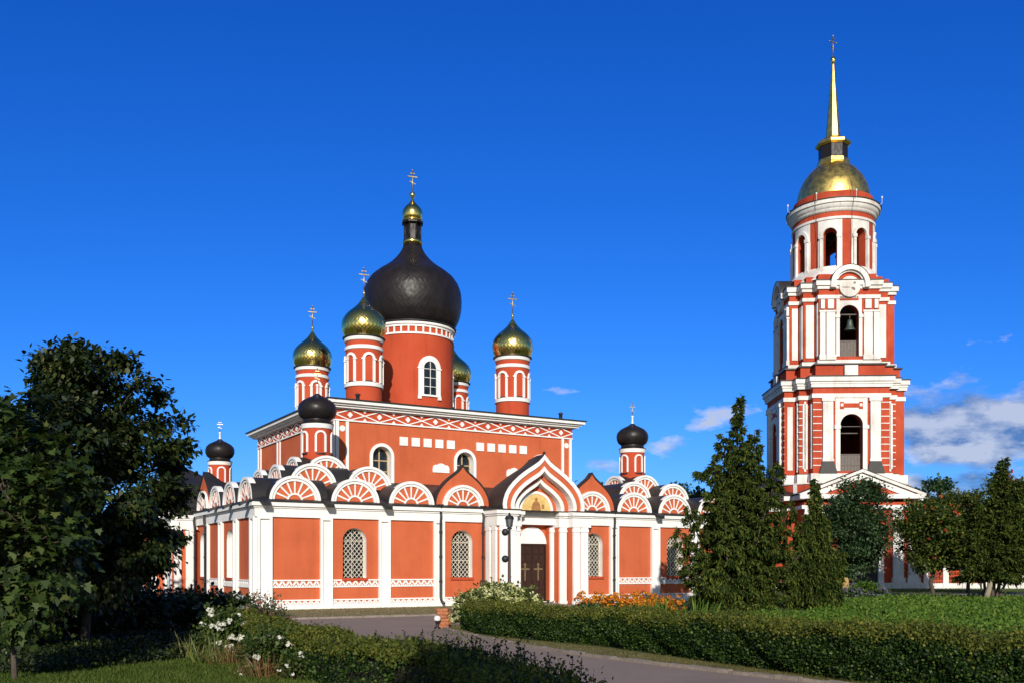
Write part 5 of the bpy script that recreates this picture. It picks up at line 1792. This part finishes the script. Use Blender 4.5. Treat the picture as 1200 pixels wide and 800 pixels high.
# ------------------------------------------------------------------ small things
lamp = empty('street_lamp', px(597, 36.0), 0, 'black street lamp with a lantern and two round floodlights in front of the porch', 'street lamp')
m = MB(); m.lathe([[(.10, 0), (.10, .5)], [(.10, .5), (.06, .6), (.045, 3.16)], [(.045, 3.16), (.09, 3.18), (.10, 3.22), (.05, 3.25)]], 12); m.build('post', M['pipe'], lamp)
m = MB(); m.lathe([[(.06, 3.245), (.10, 3.26)], [(.15, 3.56), (.19, 3.57)], [(.19, 3.57), (.12, 3.67), (.05, 3.71), (.03, 3.75), (.04, 3.78), (0, 3.80)]], 6, (0, 0), False)
for q in range(6):
    an = q * PI / 3
    m.tube([(.095 * math.cos(an), .095 * math.sin(an), 3.25), (.15 * math.cos(an), .15 * math.sin(an), 3.57)], .012, 4)
l_ = m.build('lantern', M['iron'], lamp)
m = MB(); m.lathe([[(.085, 3.255), (.14, 3.565)]], 6, (0, 0), False); m.build('lantern_glass', M['lampglass'], l_)
for z in (3.06, 2.06):
    m = MB(); m.lathe([[(0, z - .14), (.08, z - .115), (.13, z - .04), (.13, z + .04), (.08, z + .115), (0, z + .14)]], 14, (-.16, -.06)); m.tube([(0, 0, z), (-.12, -.05, z)], .025, 6)
    m.build('floodlight', M['iron'], lamp)

for i in range(6):
    m = MB(); w_, d_ = random.uniform(.17, .23), random.uniform(.14, .2)
    a = random.uniform(-.4, .4); V = []
    zz = i * .095
    N_ = 9
    for z, s_ in ((zz, .92), (zz + .03, 1.0), (zz + .065, 1.0), (zz + .092, .9)):
        for q in range(N_):
            an = 2 * PI * q / N_; rr = 1 + .14 * math.sin(an * 2 + i) + .1 * math.sin(an * 3 + i * 2)
            V.append((w_ * s_ * rr * math.cos(an + a), d_ * s_ * rr * math.sin(an + a), z))
    F = [tuple(range(N_ - 1, -1, -1)), tuple(range(3 * N_, 4 * N_))]
    for r_ in range(3): F += [(r_ * N_ + q, r_ * N_ + (q + 1) % N_, (r_ + 1) * N_ + (q + 1) % N_, (r_ + 1) * N_ + q) for q in range(N_)]
    m.add(V, F)
    o = m.build('flat_stone', M['brick']); o.location = (px(519, 27.4)[0] + random.uniform(-.03, .03), 27.4, .01)
    put(o, 'flat reddish stone in the stack at the left end of the long hedge', 'stone', 'stones stacked at the road corner')
m = MB(); m.lathe([[(0, .21), (.05, .217), (.085, .25), (.097, .30), (.085, .35), (.05, .383), (0, .39)]], 20)
gl = empty('floodlight', px(512.5, 27.1), 0, 'white globe lamp on a short black foot beside the stone stack', 'lamp')
m.build('globe', M['ballglass'], gl)
m = MB(); m.lathe([[(.09, 0), (.09, .05), (.04, .08), (.04, .18), (.075, .21), (.08, .25)]], 12); m.build('foot', M['pipe'], gl)

wp = MB(); wp.box(-.20, .20, -.09, .09, -.1, 1.02); wp.add([(-.20, -.09, 1.02), (.20, -.09, 1.02), (.20, .09, 1.02), (-.20, .09, 1.02), (-.16, 0, 1.14), (.16, 0, 1.14)], [(0, 1, 5, 4), (2, 3, 4, 5), (1, 2, 5), (3, 0, 4)])
o = wp.build('wooden_post', M['post']); o.location = px(990, 56.5); put(o, 'short yellowish wooden post beside the path in front of the bell tower', 'post')

# fence from the tower to the right
fence = empty('fence', px(1062, 78), R(-1.5), 'low red fence with white pillars running right from the bell tower under the rowans', 'fence')
for i in range(17):
    x = i * 1.55
    m = MB(); m.box(x - .22, x + .22, -.22, .22, 0, 1.75); m.box(x - .29, x + .29, -.29, .29, 1.75, 1.88)
    m.add([(x - .26, -.26, 1.88), (x + .26, -.26, 1.88), (x + .26, .26, 1.88), (x - .26, .26, 1.88), (x, 0, 2.08)], [(0, 1, 4), (1, 2, 4), (2, 3, 4), (3, 0, 4)])
    m.build('pillar', M['towerwhite'], fence)
    if i < 16:
        m = MB(); m.box(x + .22, x + 1.33, -.14, .14, 0, .45); m.build('low_wall', M['towerwhite'], fence)
        m = MB()
        for q in range(9): m.box(x + .27 + q * .125, x + .32 + q * .125, -.025, .025, .45, 1.5)
        for z in (.6, 1.0, 1.35): m.box(x + .22, x + 1.33, -.04, .04, z, z + .10)
        m.build('railing', M['red'], fence)
